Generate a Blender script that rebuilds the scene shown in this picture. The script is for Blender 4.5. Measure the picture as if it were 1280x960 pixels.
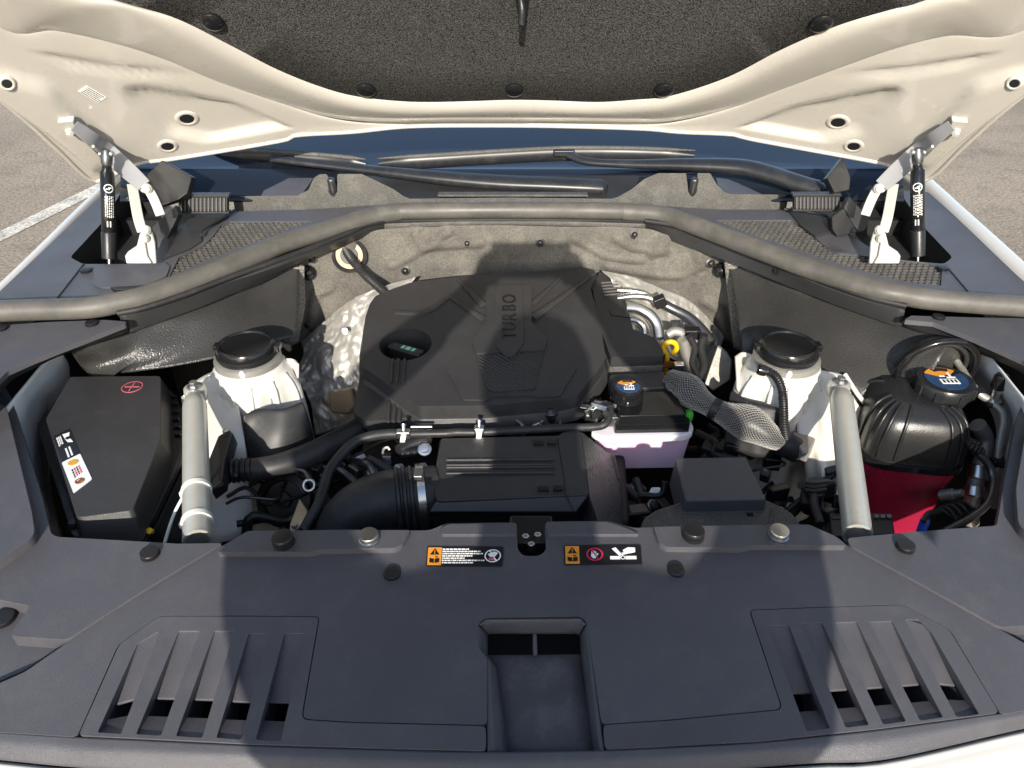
import bpy, bmesh, math, random
from mathutils import Vector, Matrix, noise as mnoise
from mathutils.geometry import delaunay_2d_cdt

for o in list(bpy.data.objects):
    bpy.data.objects.remove(o)
random.seed(7)
scene = bpy.context.scene
COL = scene.collection
R = math.radians

# ------------------------------------------------------------------ camera
PITCH = R(33.0)
FPX = 960.0                       # focal length in pixels of the 1280x960 frame
CAM = Vector((0.0, 0.0, 1.72))
cd = bpy.data.cameras.new('camera')
cam = bpy.data.objects.new('camera', cd)
COL.objects.link(cam)
cam.location = CAM
cam.rotation_euler = (R(90) - PITCH, 0, 0)
cd.sensor_fit = 'HORIZONTAL'
cd.sensor_width = 36.0
cd.lens = 36.0 * FPX / 1280.0
cd.clip_start = 0.02
cd.clip_end = 2000
scene.camera = cam

# ------------------------------------------------------------------ light
SUN_TRAVEL = Vector((0.0177, 0.932, -0.400)).normalized()
sd = bpy.data.lights.new('sun', 'SUN')
sd.energy = 4.2
sd.angle = R(0.5)
sd.color = (1.0, 0.93, 0.82)
sun = bpy.data.objects.new('sun', sd)
COL.objects.link(sun)
sun.rotation_euler = SUN_TRAVEL.to_track_quat('-Z', 'Y').to_euler()
sun.location = (0, -5, 6)
world = bpy.data.worlds.new('World')
scene.world = world
world.use_nodes = True
wn = world.node_tree
wn.nodes.clear()
wo = wn.nodes.new('ShaderNodeOutputWorld')
wb = wn.nodes.new('ShaderNodeBackground')
wsky = wn.nodes.new('ShaderNodeTexSky')
wsky.sky_type = 'NISHITA'
wsky.sun_disc = False
wsky.sun_elevation = math.asin(-SUN_TRAVEL.z)
wsky.sun_rotation = R(180) + math.atan2(SUN_TRAVEL.x, SUN_TRAVEL.y)
wb.inputs['Strength'].default_value = 0.15
wn.links.new(wsky.outputs[0], wb.inputs[0])
wn.links.new(wb.outputs[0], wo.inputs[0])
scene.view_settings.view_transform = 'Standard'
scene.view_settings.look = 'None'
scene.view_settings.gamma = 1.0
scene.view_settings.use_curve_mapping = False
scene.view_settings.exposure = 0.80

# ------------------------------------------------------------------ pixel -> place
FW = Vector((0, math.cos(PITCH), -math.sin(PITCH)))
UP = Vector((0, math.sin(PITCH), math.cos(PITCH)))
def ray(px, py):
    return FW + Vector(((px - 640) / FPX, 0, 0)) + UP * ((480 - py) / FPX)
def P(px, py, z):
    d = ray(px, py); t = (z - CAM.z) / d.z
    return CAM + d * t
def PY(px, py, y):
    d = ray(px, py); return CAM + d * (y / d.y)
def PS(px, py, surf, off=0.0):
    """first hit of the pixel's ray with the height field z = surf(x, y) + off"""
    d = ray(px, py); t0 = 0.2; f0 = None
    t = t0
    while t < 6:
        p = CAM + d * t
        f = p.z - surf(p.x, p.y) - off
        if f0 is not None and f <= 0:
            a, b = t - 0.05, t
            for _ in range(24):
                m = (a + b) / 2; p = CAM + d * m
                if p.z - surf(p.x, p.y) - off > 0: a = m
                else: b = m
            return CAM + d * ((a + b) / 2)
        f0 = f; t += 0.05
    return P(px, py, 1.0)
def zc(ox, oy, s, pts):
    return [(ox + x * s, oy + y * s) for x, y in pts]

# ------------------------------------------------------------------ surfaces of the car's upper deck
def PAN(x, y):  return 1.07 + 0.08 * (y - 0.64) - 0.05 * x * x
def COW(x, y):  return 1.13 + 0.05 * (y - 1.12)
def ENG(x, y):  return 1.00 + 0.128 * (y - 0.98)
def flat(z): return lambda x, y: z

# ------------------------------------------------------------------ materials
MATS = {}
def mat(name, col, rough=0.5, metal=0.0, grain=0.0, gscale=900.0, var=0.0, vscale=8.0,
        spec=0.5, coat=0.0, trans=0.0, alpha=1.0, sss=0.0, col2=None, wave=None, emit=None, ior=1.45, rvar=0.0, ggrain=None, dust=0.0, dcol=(0.30,0.27,0.23)):
    if name in MATS: return MATS[name]
    m = bpy.data.materials.new(name); m.use_nodes = True
    nt = m.node_tree; b = nt.nodes['Principled BSDF']
    def inp(k, v):
        if k in b.inputs: b.inputs[k].default_value = v
    c = (col[0], col[1], col[2], 1)
    inp('Base Color', c); inp('Roughness', rough); inp('Metallic', metal)
    inp('Specular IOR Level', spec); inp('Coat Weight', coat); inp('Coat Roughness', 0.06)
    inp('Transmission Weight', trans); inp('Alpha', alpha); inp('IOR', ior)
    if sss: inp('Subsurface Weight', sss); inp('Subsurface Radius', (0.02, 0.015, 0.012)); inp('Subsurface Scale', 0.6)
    tc = nt.nodes.new('ShaderNodeTexCoord')
    crd = tc.outputs['Object']
    colsock = None
    if var or col2:
        n = nt.nodes.new('ShaderNodeTexNoise'); n.inputs['Scale'].default_value = vscale
        n.inputs['Detail'].default_value = 6; n.inputs['Roughness'].default_value = 0.6
        nt.links.new(crd, n.inputs['Vector'])
        r = nt.nodes.new('ShaderNodeValToRGB')
        lo = [max(0, k * (1 - var)) for k in col]
        hi = list(col2) if col2 else [min(1, k * (1 + var)) for k in col]
        r.color_ramp.elements[0].color = (*lo, 1); r.color_ramp.elements[1].color = (*hi, 1)
        r.color_ramp.elements[0].position = 0.34; r.color_ramp.elements[1].position = 0.68
        nt.links.new(n.outputs['Fac'], r.inputs[0])
        colsock = r.outputs[0]
    if ggrain:          # fine two-tone fleck (felt, fibre)
        n = nt.nodes.new('ShaderNodeTexNoise'); n.inputs['Scale'].default_value = ggrain[0]
        n.inputs['Detail'].default_value = 3
        nt.links.new(crd, n.inputs['Vector'])
        r = nt.nodes.new('ShaderNodeMapRange')
        r.inputs['From Min'].default_value = 0.35; r.inputs['From Max'].default_value = 0.68
        r.inputs['To Min'].default_value = 1 - ggrain[1]; r.inputs['To Max'].default_value = 1 + ggrain[1] * 1.6
        nt.links.new(n.outputs['Fac'], r.inputs['Value'])
        mx = nt.nodes.new('ShaderNodeMixRGB'); mx.blend_type = 'MULTIPLY'; mx.inputs['Fac'].default_value = 1
        mx.inputs['Color1'].default_value = c
        if colsock: nt.links.new(colsock, mx.inputs['Color1'])
        nt.links.new(r.outputs[0], mx.inputs['Color2'])
        colsock = mx.outputs[0]
    if dust:
        n = nt.nodes.new('ShaderNodeTexNoise'); n.inputs['Scale'].default_value = 26
        n.inputs['Detail'].default_value = 9; n.inputs['Roughness'].default_value = 0.75
        nt.links.new(crd, n.inputs['Vector'])
        r = nt.nodes.new('ShaderNodeMapRange')
        r.inputs['From Min'].default_value = 0.5; r.inputs['From Max'].default_value = 0.8
        r.inputs['To Min'].default_value = 0.0; r.inputs['To Max'].default_value = dust
        nt.links.new(n.outputs['Fac'], r.inputs['Value'])
        mx = nt.nodes.new('ShaderNodeMixRGB'); mx.inputs['Color1'].default_value = c
        mx.inputs['Color2'].default_value = (*dcol, 1)
        if colsock: nt.links.new(colsock, mx.inputs['Color1'])
        nt.links.new(r.outputs[0], mx.inputs['Fac'])
        colsock = mx.outputs[0]
    if colsock: nt.links.new(colsock, b.inputs['Base Color'])
    if rvar:
        n = nt.nodes.new('ShaderNodeTexNoise'); n.inputs['Scale'].default_value = 14
        n.inputs['Detail'].default_value = 5
        nt.links.new(crd, n.inputs['Vector'])
        r = nt.nodes.new('ShaderNodeMapRange')
        r.inputs['From Min'].default_value = 0.3; r.inputs['From Max'].default_value = 0.7
        r.inputs['To Min'].default_value = rough - rvar; r.inputs['To Max'].default_value = rough + rvar
        nt.links.new(n.outputs['Fac'], r.inputs['Value']); nt.links.new(r.outputs[0], b.inputs['Roughness'])
    if grain:
        n = nt.nodes.new('ShaderNodeTexNoise'); n.inputs['Scale'].default_value = gscale
        n.inputs['Detail'].default_value = 2
        nt.links.new(crd, n.inputs['Vector'])
        bp = nt.nodes.new('ShaderNodeBump'); bp.inputs['Strength'].default_value = grain
        bp.inputs['Distance'].default_value = 0.001
        nt.links.new(n.outputs['Fac'], bp.inputs['Height']); nt.links.new(bp.outputs[0], b.inputs['Normal'])
    if wave:
        w = nt.nodes.new('ShaderNodeTexWave'); w.inputs['Scale'].default_value = wave[0]
        w.bands_direction = wave[2] if len(wave) > 2 else 'DIAGONAL'
        nt.links.new(crd, w.inputs['Vector'])
        bp = nt.nodes.new('ShaderNodeBump'); bp.inputs['Strength'].default_value = wave[1]
        bp.inputs['Distance'].default_value = 0.0015
        nt.links.new(w.outputs['Fac'], bp.inputs['Height']); nt.links.new(bp.outputs[0], b.inputs['Normal'])
    if emit: inp('Emission Color', (*emit, 1)); inp('Emission Strength', 1)
    MATS[name] = m
    return m

M = dict(
 panel   = mat('panel_plastic', (0.068, 0.067, 0.076), 0.40, grain=0.5, gscale=1100, var=0.10, vscale=5, rvar=0.05, dust=0.10),
 liner   = mat('liner_plastic', (0.038, 0.037, 0.036), 0.27, grain=1.0, gscale=330, var=0.1, rvar=0.04),
 trim    = mat('trim_plastic', (0.028, 0.028, 0.029), 0.42, grain=0.35, gscale=700, var=0.12, rvar=0.08),
 cowl    = mat('cowl_plastic', (0.075, 0.072, 0.066), 0.60, grain=1.0, gscale=520, ggrain=(420, 0.3), var=0.12, dust=0.35),
 engine  = mat('engine_cover_plastic', (0.032, 0.031, 0.032), 0.42, grain=0.35, gscale=900, var=0.10, rvar=0.05, dust=0.06),
 engtex  = mat('engine_cover_ribs', (0.032, 0.031, 0.032), 0.5, wave=(62, 1.0, 'DIAGONAL')),
 black   = mat('black_plastic', (0.012, 0.012, 0.013), 0.38, grain=0.2, gscale=500, var=0.15, rvar=0.1),
 gloss   = mat('gloss_black', (0.010, 0.010, 0.011), 0.16, rvar=0.05),
 rubber  = mat('rubber', (0.020, 0.020, 0.021), 0.50, var=0.15, rvar=0.1, dust=0.12),
 seal    = mat('seal_rubber', (0.085, 0.08, 0.072), 0.50, grain=0.15, gscale=120, var=0.2, vscale=20, rvar=0.1, dust=0.25),
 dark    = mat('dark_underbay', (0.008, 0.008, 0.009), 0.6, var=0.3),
 white   = mat('white_paint', (0.62, 0.60, 0.55), 0.22, coat=0.6, var=0.03, rvar=0.04),
 hoodw   = mat('hood_inner_paint', (0.47, 0.445, 0.400), 0.30, coat=0.6, var=0.04, vscale=3, rvar=0.06, dust=0.10),
 primer  = mat('inner_fender_paint', (0.78, 0.79, 0.80), 0.38, coat=0.2, var=0.06),
 tower   = mat('tower_paint', (0.60, 0.575, 0.52), 0.34, coat=0.3, var=0.05, rvar=0.06, dust=0.12),
 felt    = mat('insulation_felt', (0.046, 0.045, 0.044), 0.95, grain=1.0, gscale=520, ggrain=(430, 0.85), spec=0.15),
 fwfelt  = mat('firewall_felt', (0.105, 0.098, 0.085), 0.9, grain=0.5, gscale=300, var=0.25, vscale=14, ggrain=(350, 0.22), dust=0.3),
 foam    = mat('foam_strip', (0.17, 0.16, 0.14), 0.9, grain=1.0, gscale=300, ggrain=(420, 0.6)),
 foil    = mat('aluminium_foil', (0.60, 0.58, 0.53), 0.40, metal=0.6, grain=0.8, gscale=40, rvar=0.08),
 alu     = mat('brushed_aluminium', (0.72, 0.71, 0.68), 0.30, metal=1.0, var=0.08, vscale=30, grain=0.05, gscale=300, rvar=0.06),
 brace   = mat('brace_paint', (0.50, 0.485, 0.43), 0.32, metal=0.35, var=0.06, vscale=20, rvar=0.05),
 hinge   = mat('hinge_paint', (0.45, 0.44, 0.40), 0.35, coat=0.2, var=0.05, dust=0.15),
 hingeg  = mat('hinge_arm_paint', (0.24, 0.245, 0.26), 0.35, coat=0.2, var=0.05),
 steel   = mat('steel', (0.55, 0.55, 0.54), 0.32, metal=1.0, rvar=0.1),
 chrome  = mat('chrome', (0.8, 0.8, 0.8), 0.12, metal=1.0),
 cast    = mat('cast_aluminium', (0.36, 0.345, 0.31), 0.5, metal=0.6, grain=0.7, gscale=200, var=0.15),
 shieldm = mat('shield_metal', (0.24, 0.23, 0.205), 0.45, metal=0.5, var=0.2, vscale=30, grain=0.3, gscale=150),
 pipe    = mat('dark_pipe', (0.16, 0.16, 0.165), 0.35, metal=0.9, rvar=0.1),
 red     = mat('red_coolant_tank', (0.27, 0.012, 0.038), 0.25, sss=0.25, var=0.12, vscale=12, rvar=0.05),
 pink    = mat('pink_fluid_tank', (0.80, 0.50, 0.66), 0.3, sss=0.4, col2=(0.82,0.62,0.76), var=0.08, vscale=10),
 milky   = mat('milky_plastic', (0.80, 0.76, 0.80), 0.3, sss=0.4),
 yellow  = mat('yellow_plastic', (0.75, 0.46, 0.01), 0.35),
 orange  = mat('orange_print', (0.70, 0.27, 0.03), 0.45),
 blue    = mat('blue_print', (0.02, 0.05, 0.12), 0.35),
 bluep   = mat('blue_plug', (0.02, 0.08, 0.45), 0.35),
 wprint  = mat('white_print', (0.78, 0.78, 0.76), 0.5),
 redp    = mat('red_print', (0.55, 0.02, 0.08), 0.45),
 maroon  = mat('crimson_ring', (0.55, 0.12, 0.17), 0.45),
 bprint  = mat('black_print', (0.012, 0.012, 0.014), 0.3),
 gold    = mat('gold_print', (0.62, 0.34, 0.03), 0.4),
 brown   = mat('rust_stain', (0.25, 0.08, 0.02), 0.8),
 green   = mat('green_plastic', (0.05, 0.35, 0.04), 0.4),
 mint    = mat('mint_print', (0.25, 0.55, 0.42), 0.4),
 glass   = mat('windshield_glass', (0.012, 0.016, 0.024), 0.05, spec=0.35),
 wiper   = mat('wiper_black', (0.018, 0.019, 0.022), 0.35, var=0.1, dust=0.12),
 braid   = mat('braided_sleeve', (0.03, 0.03, 0.03), 0.4),
 braidw  = mat('braid_thread', (0.30, 0.29, 0.27), 0.5),
 tan     = mat('tan_plastic', (0.42, 0.33, 0.22), 0.5, var=0.2),
 cream   = mat('zip_tie', (0.72, 0.70, 0.62), 0.5),
 skin    = mat('skin', (0.50, 0.32, 0.24), 0.5),
 cloth   = mat('cloth', (0.05, 0.06, 0.09), 0.9),
)

# ------------------------------------------------------------------ mesh helpers
WORG = {}            # world origin of every object
def link(name, me, material, parent=None, origin=None, label=None, cat=None, group=None, kind=None):
    vs = [v.co.copy() for v in me.vertices]
    lo = Vector((min(v.x for v in vs), min(v.y for v in vs), min(v.z for v in vs)))
    hi = Vector((max(v.x for v in vs), max(v.y for v in vs), max(v.z for v in vs)))
    org = origin if origin is not None else Vector(((lo.x + hi.x) / 2, (lo.y + hi.y) / 2, lo.z))
    me.transform(Matrix.Translation(-org))
    if material is not None:
        me.materials.append(material)
    o = bpy.data.objects.new(name, me)
    COL.objects.link(o)
    if parent is not None:
        o.parent = parent
        o.location = org - WORG[parent]
    else:
        o.location = org
    WORG[o] = org
    tag(o, label, cat, group, kind)
    return o
def tag(o, label=None, cat=None, group=None, kind=None):
    if label: o['label'] = label
    if cat: o['category'] = cat
    if group: o['group'] = group
    if kind: o['kind'] = kind
    return o
def thing(name, label, cat, loc, group=None):
    o = bpy.data.objects.new(name, None)
    o.empty_display_size = 0.02
    COL.objects.link(o); o.location = loc; WORG[o] = Vector(loc)
    return tag(o, label, cat, group)
def bevel(o, w, seg=2, ang=32):
    md = o.modifiers.new('bevel', 'BEVEL'); md.width = w; md.segments = seg
    md.limit_method = 'ANGLE'; md.angle_limit = R(ang); md.harden_normals = True
    md.use_clamp_overlap = True
    return o
def solid(o, t, off=1.0):
    md = o.modifiers.new('solid', 'SOLIDIFY'); md.thickness = t; md.offset = off
    return o
def mesh_of(verts, faces, smooth=True, sharp=35):
    me = bpy.data.meshes.new('m')
    me.from_pydata([tuple(v) for v in verts], [], faces)
    me.update()
    bm = bmesh.new(); bm.from_mesh(me)
    bmesh.ops.recalc_face_normals(bm, faces=bm.faces)
    bm.to_mesh(me); bm.free()
    if smooth:
        me.shade_smooth()
        if sharp: me.set_sharp_from_angle(angle=R(sharp))
    return me
def mk(name, verts, faces, m, parent=None, bev=0, seg=2, smooth=True, sharp=35, **kw):
    me = mesh_of(verts, faces, smooth, None if bev else sharp)
    o = link(name, me, m, parent, **kw)
    if bev: bevel(o, bev, seg)
    return o
def rounded(poly, r, n=4):
    """round the corners of a 2-D / 3-D polygon"""
    out = []
    pts = [Vector(p) for p in poly]; k = len(pts)
    for i in range(k):
        a, b, c = pts[i - 1], pts[i], pts[(i + 1) % k]
        la, lc = (a - b).length, (c - b).length
        d = min(r, la * 0.45, lc * 0.45)
        p0 = b + (a - b) * (d / max(la, 1e-9)); p1 = b + (c - b) * (d / max(lc, 1e-9))
        for j in range(n + 1):
            t = j / n
            out.append(p0 * (1 - t) ** 2 + b * 2 * t * (1 - t) + p1 * t * t)
    return out
def prism(name, top, down, m, parent=None, bev=0.002, seg=2, draft=0.0, **kw):
    """closed block: polygon of 3-D points and the vector to its far side; draft widens the far side"""
    top = [Vector(p) for p in top]; n = len(top)
    c = sum(top, Vector()) / n
    dn = Vector(down)
    bot = [p + dn + (p - c) * draft for p in top]
    faces = [list(range(n)), list(range(2 * n - 1, n - 1, -1))]
    faces += [[i, (i + 1) % n, n + (i + 1) % n, n + i] for i in range(n)]
    return mk(name, top + bot, faces, m, parent, bev, seg, **kw)
def block2(name, top, bot, m, parent=None, bev=0.002, seg=2, **kw):
    n = len(top)
    faces = [list(range(n)), list(range(2 * n - 1, n - 1, -1))]
    faces += [[i, (i + 1) % n, n + (i + 1) % n, n + i] for i in range(n)]
    return mk(name, list(top) + list(bot), faces, m, parent, bev, seg, **kw)
def inside(p, poly):
    x, y = p[0], p[1]; c = False; n = len(poly); j = n - 1
    for i in range(n):
        xi, yi = poly[i][0], poly[i][1]; xj, yj = poly[j][0], poly[j][1]
        if (yi > y) != (yj > y) and x < (xj - xi) * (y - yi) / (yj - yi) + xi: c = not c
        j = i
    return c
def plate(name, outer, holes, surf, thick, m, parent=None, bev=0.0015, seg=2, grid=0.0, **kw):
    """sheet of given thickness lying on the height field surf(x, y); outer, holes: xy polygons"""
    pts = []; edges = []
    def add(poly):
        s = len(pts)
        pts.extend(Vector((p[0], p[1])) for p in poly)
        edges.extend((s + i, s + (i + 1) % len(poly)) for i in range(len(poly)))
    add(outer)
    for h in holes: add(h)
    if grid:
        x0 = min(p[0] for p in outer); x1 = max(p[0] for p in outer)
        y0 = min(p[1] for p in outer); y1 = max(p[1] for p in outer)
        i = x0 + grid / 2
        while i < x1:
            j = y0 + grid / 2
            while j < y1:
                if inside((i, j), outer) and not any(inside((i, j), h) for h in holes):
                    pts.append(Vector((i, j)))
                j += grid
            i += grid
    v2, e2, f2, *_ = delaunay_2d_cdt(pts, edges, [], 1, 1e-6)
    tris = []
    for f in f2:
        c = sum((v2[i] for i in f), Vector((0, 0))) / len(f)
        if inside(c, outer) and not any(inside(c, h) for h in holes):
            tris.append(list(f))
    n = len(v2)
    verts = [Vector((v.x, v.y, surf(v.x, v.y))) for v in v2] + [Vector((v.x, v.y, surf(v.x, v.y) - thick)) for v in v2]
    cnt = {}
    for f in tris:
        for a, b in zip(f, f[1:] + f[:1]):
            cnt[(a, b)] = 1
    faces = [f for f in tris] + [[n + i for i in reversed(f)] for f in tris]
    for (a, b) in cnt:
        if (b, a) not in cnt:
            faces.append([b, a, n + a, n + b])
    used = sorted({i for f in faces for i in f}); mp = {u: k for k, u in enumerate(used)}
    verts = [verts[u] for u in used]; faces = [[mp[i] for i in f] for f in faces]
    return mk(name, verts, faces, m, parent, bev, seg, **kw)
def crom(pts, n):
    """Catmull-Rom through pts, n samples in all (even in arc length)"""
    pts = [Vector(p) for p in pts]
    if len(pts) == 2:
        return [pts[0].lerp(pts[1], i / (n - 1)) for i in range(n)]
    ext = [pts[0] * 2 - pts[1]] + pts + [pts[-1] * 2 - pts[-2]]
    dense = []
    for i in range(len(pts) - 1):
        a, b, c, d = ext[i:i + 4]
        for j in range(16):
            t = j / 16
            dense.append(0.5 * ((2 * b) + (c - a) * t + (2 * a - 5 * b + 4 * c - d) * t * t + (3 * b - a - 3 * c + d) * t ** 3))
    dense.append(pts[-1])
    return resample(dense, n)
def resample(pts, n):
    pts = [Vector(p) for p in pts]
    L = [0]
    for a, b in zip(pts, pts[1:]): L.append(L[-1] + (b - a).length)
    out = []; k = 0
    for i in range(n):
        s = L[-1] * i / (n - 1)
        while k < len(pts) - 2 and L[k + 1] < s: k += 1
        d = L[k + 1] - L[k]
        out.append(pts[k].lerp(pts[k + 1], 0 if d < 1e-12 else (s - L[k]) / d))
    return out
def gridmesh(rows, closed=False):
    nr, nc = len(rows), len(rows[0])
    verts = [v for r in rows for v in r]; faces = []
    for i in range(nr - 1):
        for j in range(nc - (0 if closed else 1)):
            j2 = (j + 1) % nc
            faces.append([i * nc + j, i * nc + j2, (i + 1) * nc + j2, (i + 1) * nc + j])
    return verts, faces
def loft(name, lines, m, parent=None, nc=60, per=6, thick=0.003, smooth_rows=True, disp=None, sharp=50, off=-1.0, curve=True, **kw):
    rows0 = [(crom(l, nc) if curve else resample(l, nc)) for l in lines]
    rows = []
    nr = (len(lines) - 1) * per + 1
    cols = []
    for j in range(nc):
        colp = [r[j] for r in rows0]
        if smooth_rows and len(colp) > 2:
            ext = [colp[0] * 2 - colp[1]] + colp + [colp[-1] * 2 - colp[-2]]
            res = []
            for i in range(len(colp) - 1):
                a, b, c, d = ext[i:i + 4]
                for q in range(per):
                    t = q / per
                    res.append(0.5 * ((2 * b) + (c - a) * t + (2 * a - 5 * b + 4 * c - d) * t * t + (3 * b - a - 3 * c + d) * t ** 3))
            res.append(colp[-1])
        else:
            res = []
            for i in range(len(colp) - 1):
                for q in range(per): res.append(colp[i].lerp(colp[i + 1], q / per))
            res.append(colp[-1])
        cols.append(res)
    rows = [[cols[j][i] for j in range(nc)] for i in range(nr)]
    if disp:
        rows = [[disp(v, i / (nr - 1), j / (nc - 1)) for j, v in enumerate(r)] for i, r in enumerate(rows)]
    v, f = gridmesh(rows)
    o = mk(name, v, f, m, parent, sharp=sharp, **kw)
    if thick: solid(o, thick, off)
    return o
def tube_data(path, rad, sides=14, caps=True, flat_k=None, n=None):
    """path: 3-D points (already dense); rad: number or function of arc fraction & length"""
    pts = [Vector(p) for p in path]
    L = [0]
    for a, b in zip(pts, pts[1:]): L.append(L[-1] + (b - a).length)
    tan = []
    for i in range(len(pts)):
        a = pts[max(0, i - 1)]; b = pts[min(len(pts) - 1, i + 1)]
        tan.append((b - a).normalized())
    ref = Vector((0, 0, 1)) if abs(tan[0].z) < 0.9 else Vector((0, 1, 0))
    u = (ref - tan[0] * ref.dot(tan[0])).normalized()
    rows = []
    for i, p in enumerate(pts):
        u = (u - tan[i] * u.dot(tan[i])).normalized()
        w = tan[i].cross(u)
        r = rad(L[i] / L[-1], L[i]) if callable(rad) else rad
        ku, kw_ = (flat_k if flat_k else (1, 1))
        rows.append([p + (u * math.cos(2 * math.pi * k / sides) * ku + w * math.sin(2 * math.pi * k / sides) * kw_) * r for k in range(sides)])
    v, f = gridmesh(rows, closed=True)
    if caps:
        f.append(list(range(sides))[::-1]); s = (len(rows) - 1) * sides
        f.append([s + k for k in range(sides)])
    return v, f
def tube(name, pts, rad, m, parent=None, n=None, sides=14, curve=True, caps=True, flat_k=None, sharp=50, **kw):
    n = n or max(12, len(pts) * 10)
    path = crom(pts, n) if curve else resample(pts, n)
    v, f = tube_data(path, rad, sides, caps, flat_k)
    return mk(name, v, f, m, parent, sharp=sharp, **kw)
def corrugated(name, pts, r, amp, pitch, m, parent=None, **kw):
    path = crom(pts, 40); L = sum((b - a).length for a, b in zip(path, path[1:]))
    n = int(L / pitch * 6) + 2
    return tube(name, pts, lambda t, s: r + amp * (0.5 + 0.5 * math.cos(2 * math.pi * s / pitch)), m, parent, n=n, sides=14, **kw)
def lathe(name, prof, loc, m, parent=None, axis=(0, 0, 1), sides=28, sharp=40, open_=False, **kw):
    """prof: (radius, height) pairs along axis"""
    ax = Vector(axis).normalized()
    q = Vector((0, 0, 1)).rotation_difference(ax)
    loc = Vector(loc); rows = []
    for r, h in prof:
        rows.append([loc + q @ Vector((r * math.cos(2 * math.pi * k / sides), r * math.sin(2 * math.pi * k / sides), h)) for k in range(sides)])
    v, f = gridmesh(rows, closed=True)
    if not open_:
        f.append(list(range(sides))[::-1]); s = (len(rows) - 1) * sides
        f.append([s + k for k in range(sides)])
    return mk(name, v, f, m, parent, sharp=sharp, **kw)
def box(name, c, size, m, parent=None, rot=None, bev=0.002, **kw):
    c = Vector(c); sx, sy, sz = [s / 2 for s in size]
    vs = [Vector((x, y, z)) for x in (-sx, sx) for y in (-sy, sy) for z in (-sz, sz)]
    if rot is not None:
        vs = [rot @ v for v in vs]
    vs = [v + c for v in vs]
    f = [[0, 1, 3, 2], [4, 6, 7, 5], [0, 4, 5, 1], [2, 3, 7, 6], [0, 2, 6, 4], [1, 5, 7, 3]]
    return mk(name, vs, f, m, parent, bev, **kw)
def frame_at(o, x, up):
    """rotation whose x axis runs along x and z along up"""
    x = Vector(x).normalized(); up = Vector(up); y = up.cross(x).normalized(); z = x.cross(y)
    return Matrix((x, y, z)).transposed()
def snorm(surf, x, y, e=0.01):
    return Vector((-(surf(x + e, y) - surf(x - e, y)) / (2 * e), -(surf(x, y + e) - surf(x, y - e)) / (2 * e), 1)).normalized()
def pxs(pts, surf, off=0.0): return [PS(x, y, surf, off) for x, y in pts]
def xy(pts): return [(p.x, p.y) for p in pts]
def fliptext(name, body, size, depth, m, parent, loc, rot, **kw):
    cu = bpy.data.curves.new('t', 'FONT'); cu.body = body; cu.size = size; cu.extrude = depth
    cu.align_x = 'CENTER'; cu.align_y = 'CENTER'; cu.resolution_u = 3
    ob = bpy.data.objects.new('t', cu); COL.objects.link(ob)
    dg = bpy.context.evaluated_depsgraph_get(); dg.update()
    me = bpy.data.meshes.new_from_object(ob.evaluated_get(dg))
    bpy.data.objects.remove(ob)
    me.materials.clear()
    me.transform(Matrix.Translation(loc) @ rot.to_4x4())
    return link(name, me, m, parent, **kw)

# ================================================================== the ground
def sp(t, k=0.012): return k * math.log(1 + math.exp(max(-40, min(40, t / k))))
def PAN(x, y):
    return 1.066 + 0.05 * (y - 0.60) - 0.05 * x * x - 0.10 * sp(0.585 - y)

gm = bpy.data.materials.new('asphalt'); gm.use_nodes = True
nt = gm.node_tree; b = nt.nodes['Principled BSDF']; b.inputs['Roughness'].default_value = 0.9
tc = nt.nodes.new('ShaderNodeTexCoord')
def nz(scale, det=6, rough=0.6):
    n = nt.nodes.new('ShaderNodeTexNoise'); n.inputs['Scale'].default_value = scale
    n.inputs['Detail'].default_value = det; n.inputs['Roughness'].default_value = rough
    nt.links.new(tc.outputs['Object'], n.inputs['Vector']); return n.outputs['Fac']
def ramp(s, c0, c1, p0=0.35, p1=0.65):
    r = nt.nodes.new('ShaderNodeValToRGB'); r.color_ramp.elements[0].color = (*c0, 1); r.color_ramp.elements[1].color = (*c1, 1)
    r.color_ramp.elements[0].position = p0; r.color_ramp.elements[1].position = p1
    nt.links.new(s, r.inputs[0]); return r.outputs[0]
def mul(a, bb, f=1.0):
    mx = nt.nodes.new('ShaderNodeMixRGB'); mx.blend_type = 'MULTIPLY'; mx.inputs[0].default_value = f
    nt.links.new(a, mx.inputs[1]); nt.links.new(bb, mx.inputs[2]); return mx.outputs[0]
base = ramp(nz(0.45, 8), (0.22, 0.18, 0.135), (0.33, 0.27, 0.20))
gr = ramp(nz(55, 4), (0.62, 0.62, 0.62), (1.35, 1.33, 1.3))
st = ramp(nz(4.0, 10, 0.75), (0.72, 0.72, 0.74), (1.1, 1.1, 1.1), 0.3, 0.5)
nt.links.new(mul(mul(base, gr), st), b.inputs['Base Color'])
bp = nt.nodes.new('ShaderNodeBump'); bp.inputs['Strength'].default_value = 0.6; bp.inputs['Distance'].default_value = 0.01
nt.links.new(nz(60, 5), bp.inputs['Height']); nt.links.new(bp.outputs[0], b.inputs['Normal'])
gx = 400
mk('ground', [(-gx, -gx, 0), (gx, -gx, 0), (gx, gx, 0), (-gx, gx, 0)], [[0, 1, 2, 3]], gm, None, origin=Vector((0, 0, 0)), smooth=False,
   label='sunlit grey brown asphalt around the car', kind='structure')
paintm = mat('worn_line_paint', (0.55, 0.50, 0.42), 0.8, ggrain=(60, 0.35), var=0.3, vscale=9)
a0, a1 = P(-60, 326, 0), P(150, 222, 0); dl = (a1 - a0).normalized(); sdv = Vector((-dl.y, dl.x, 0)) * 0.06
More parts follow.
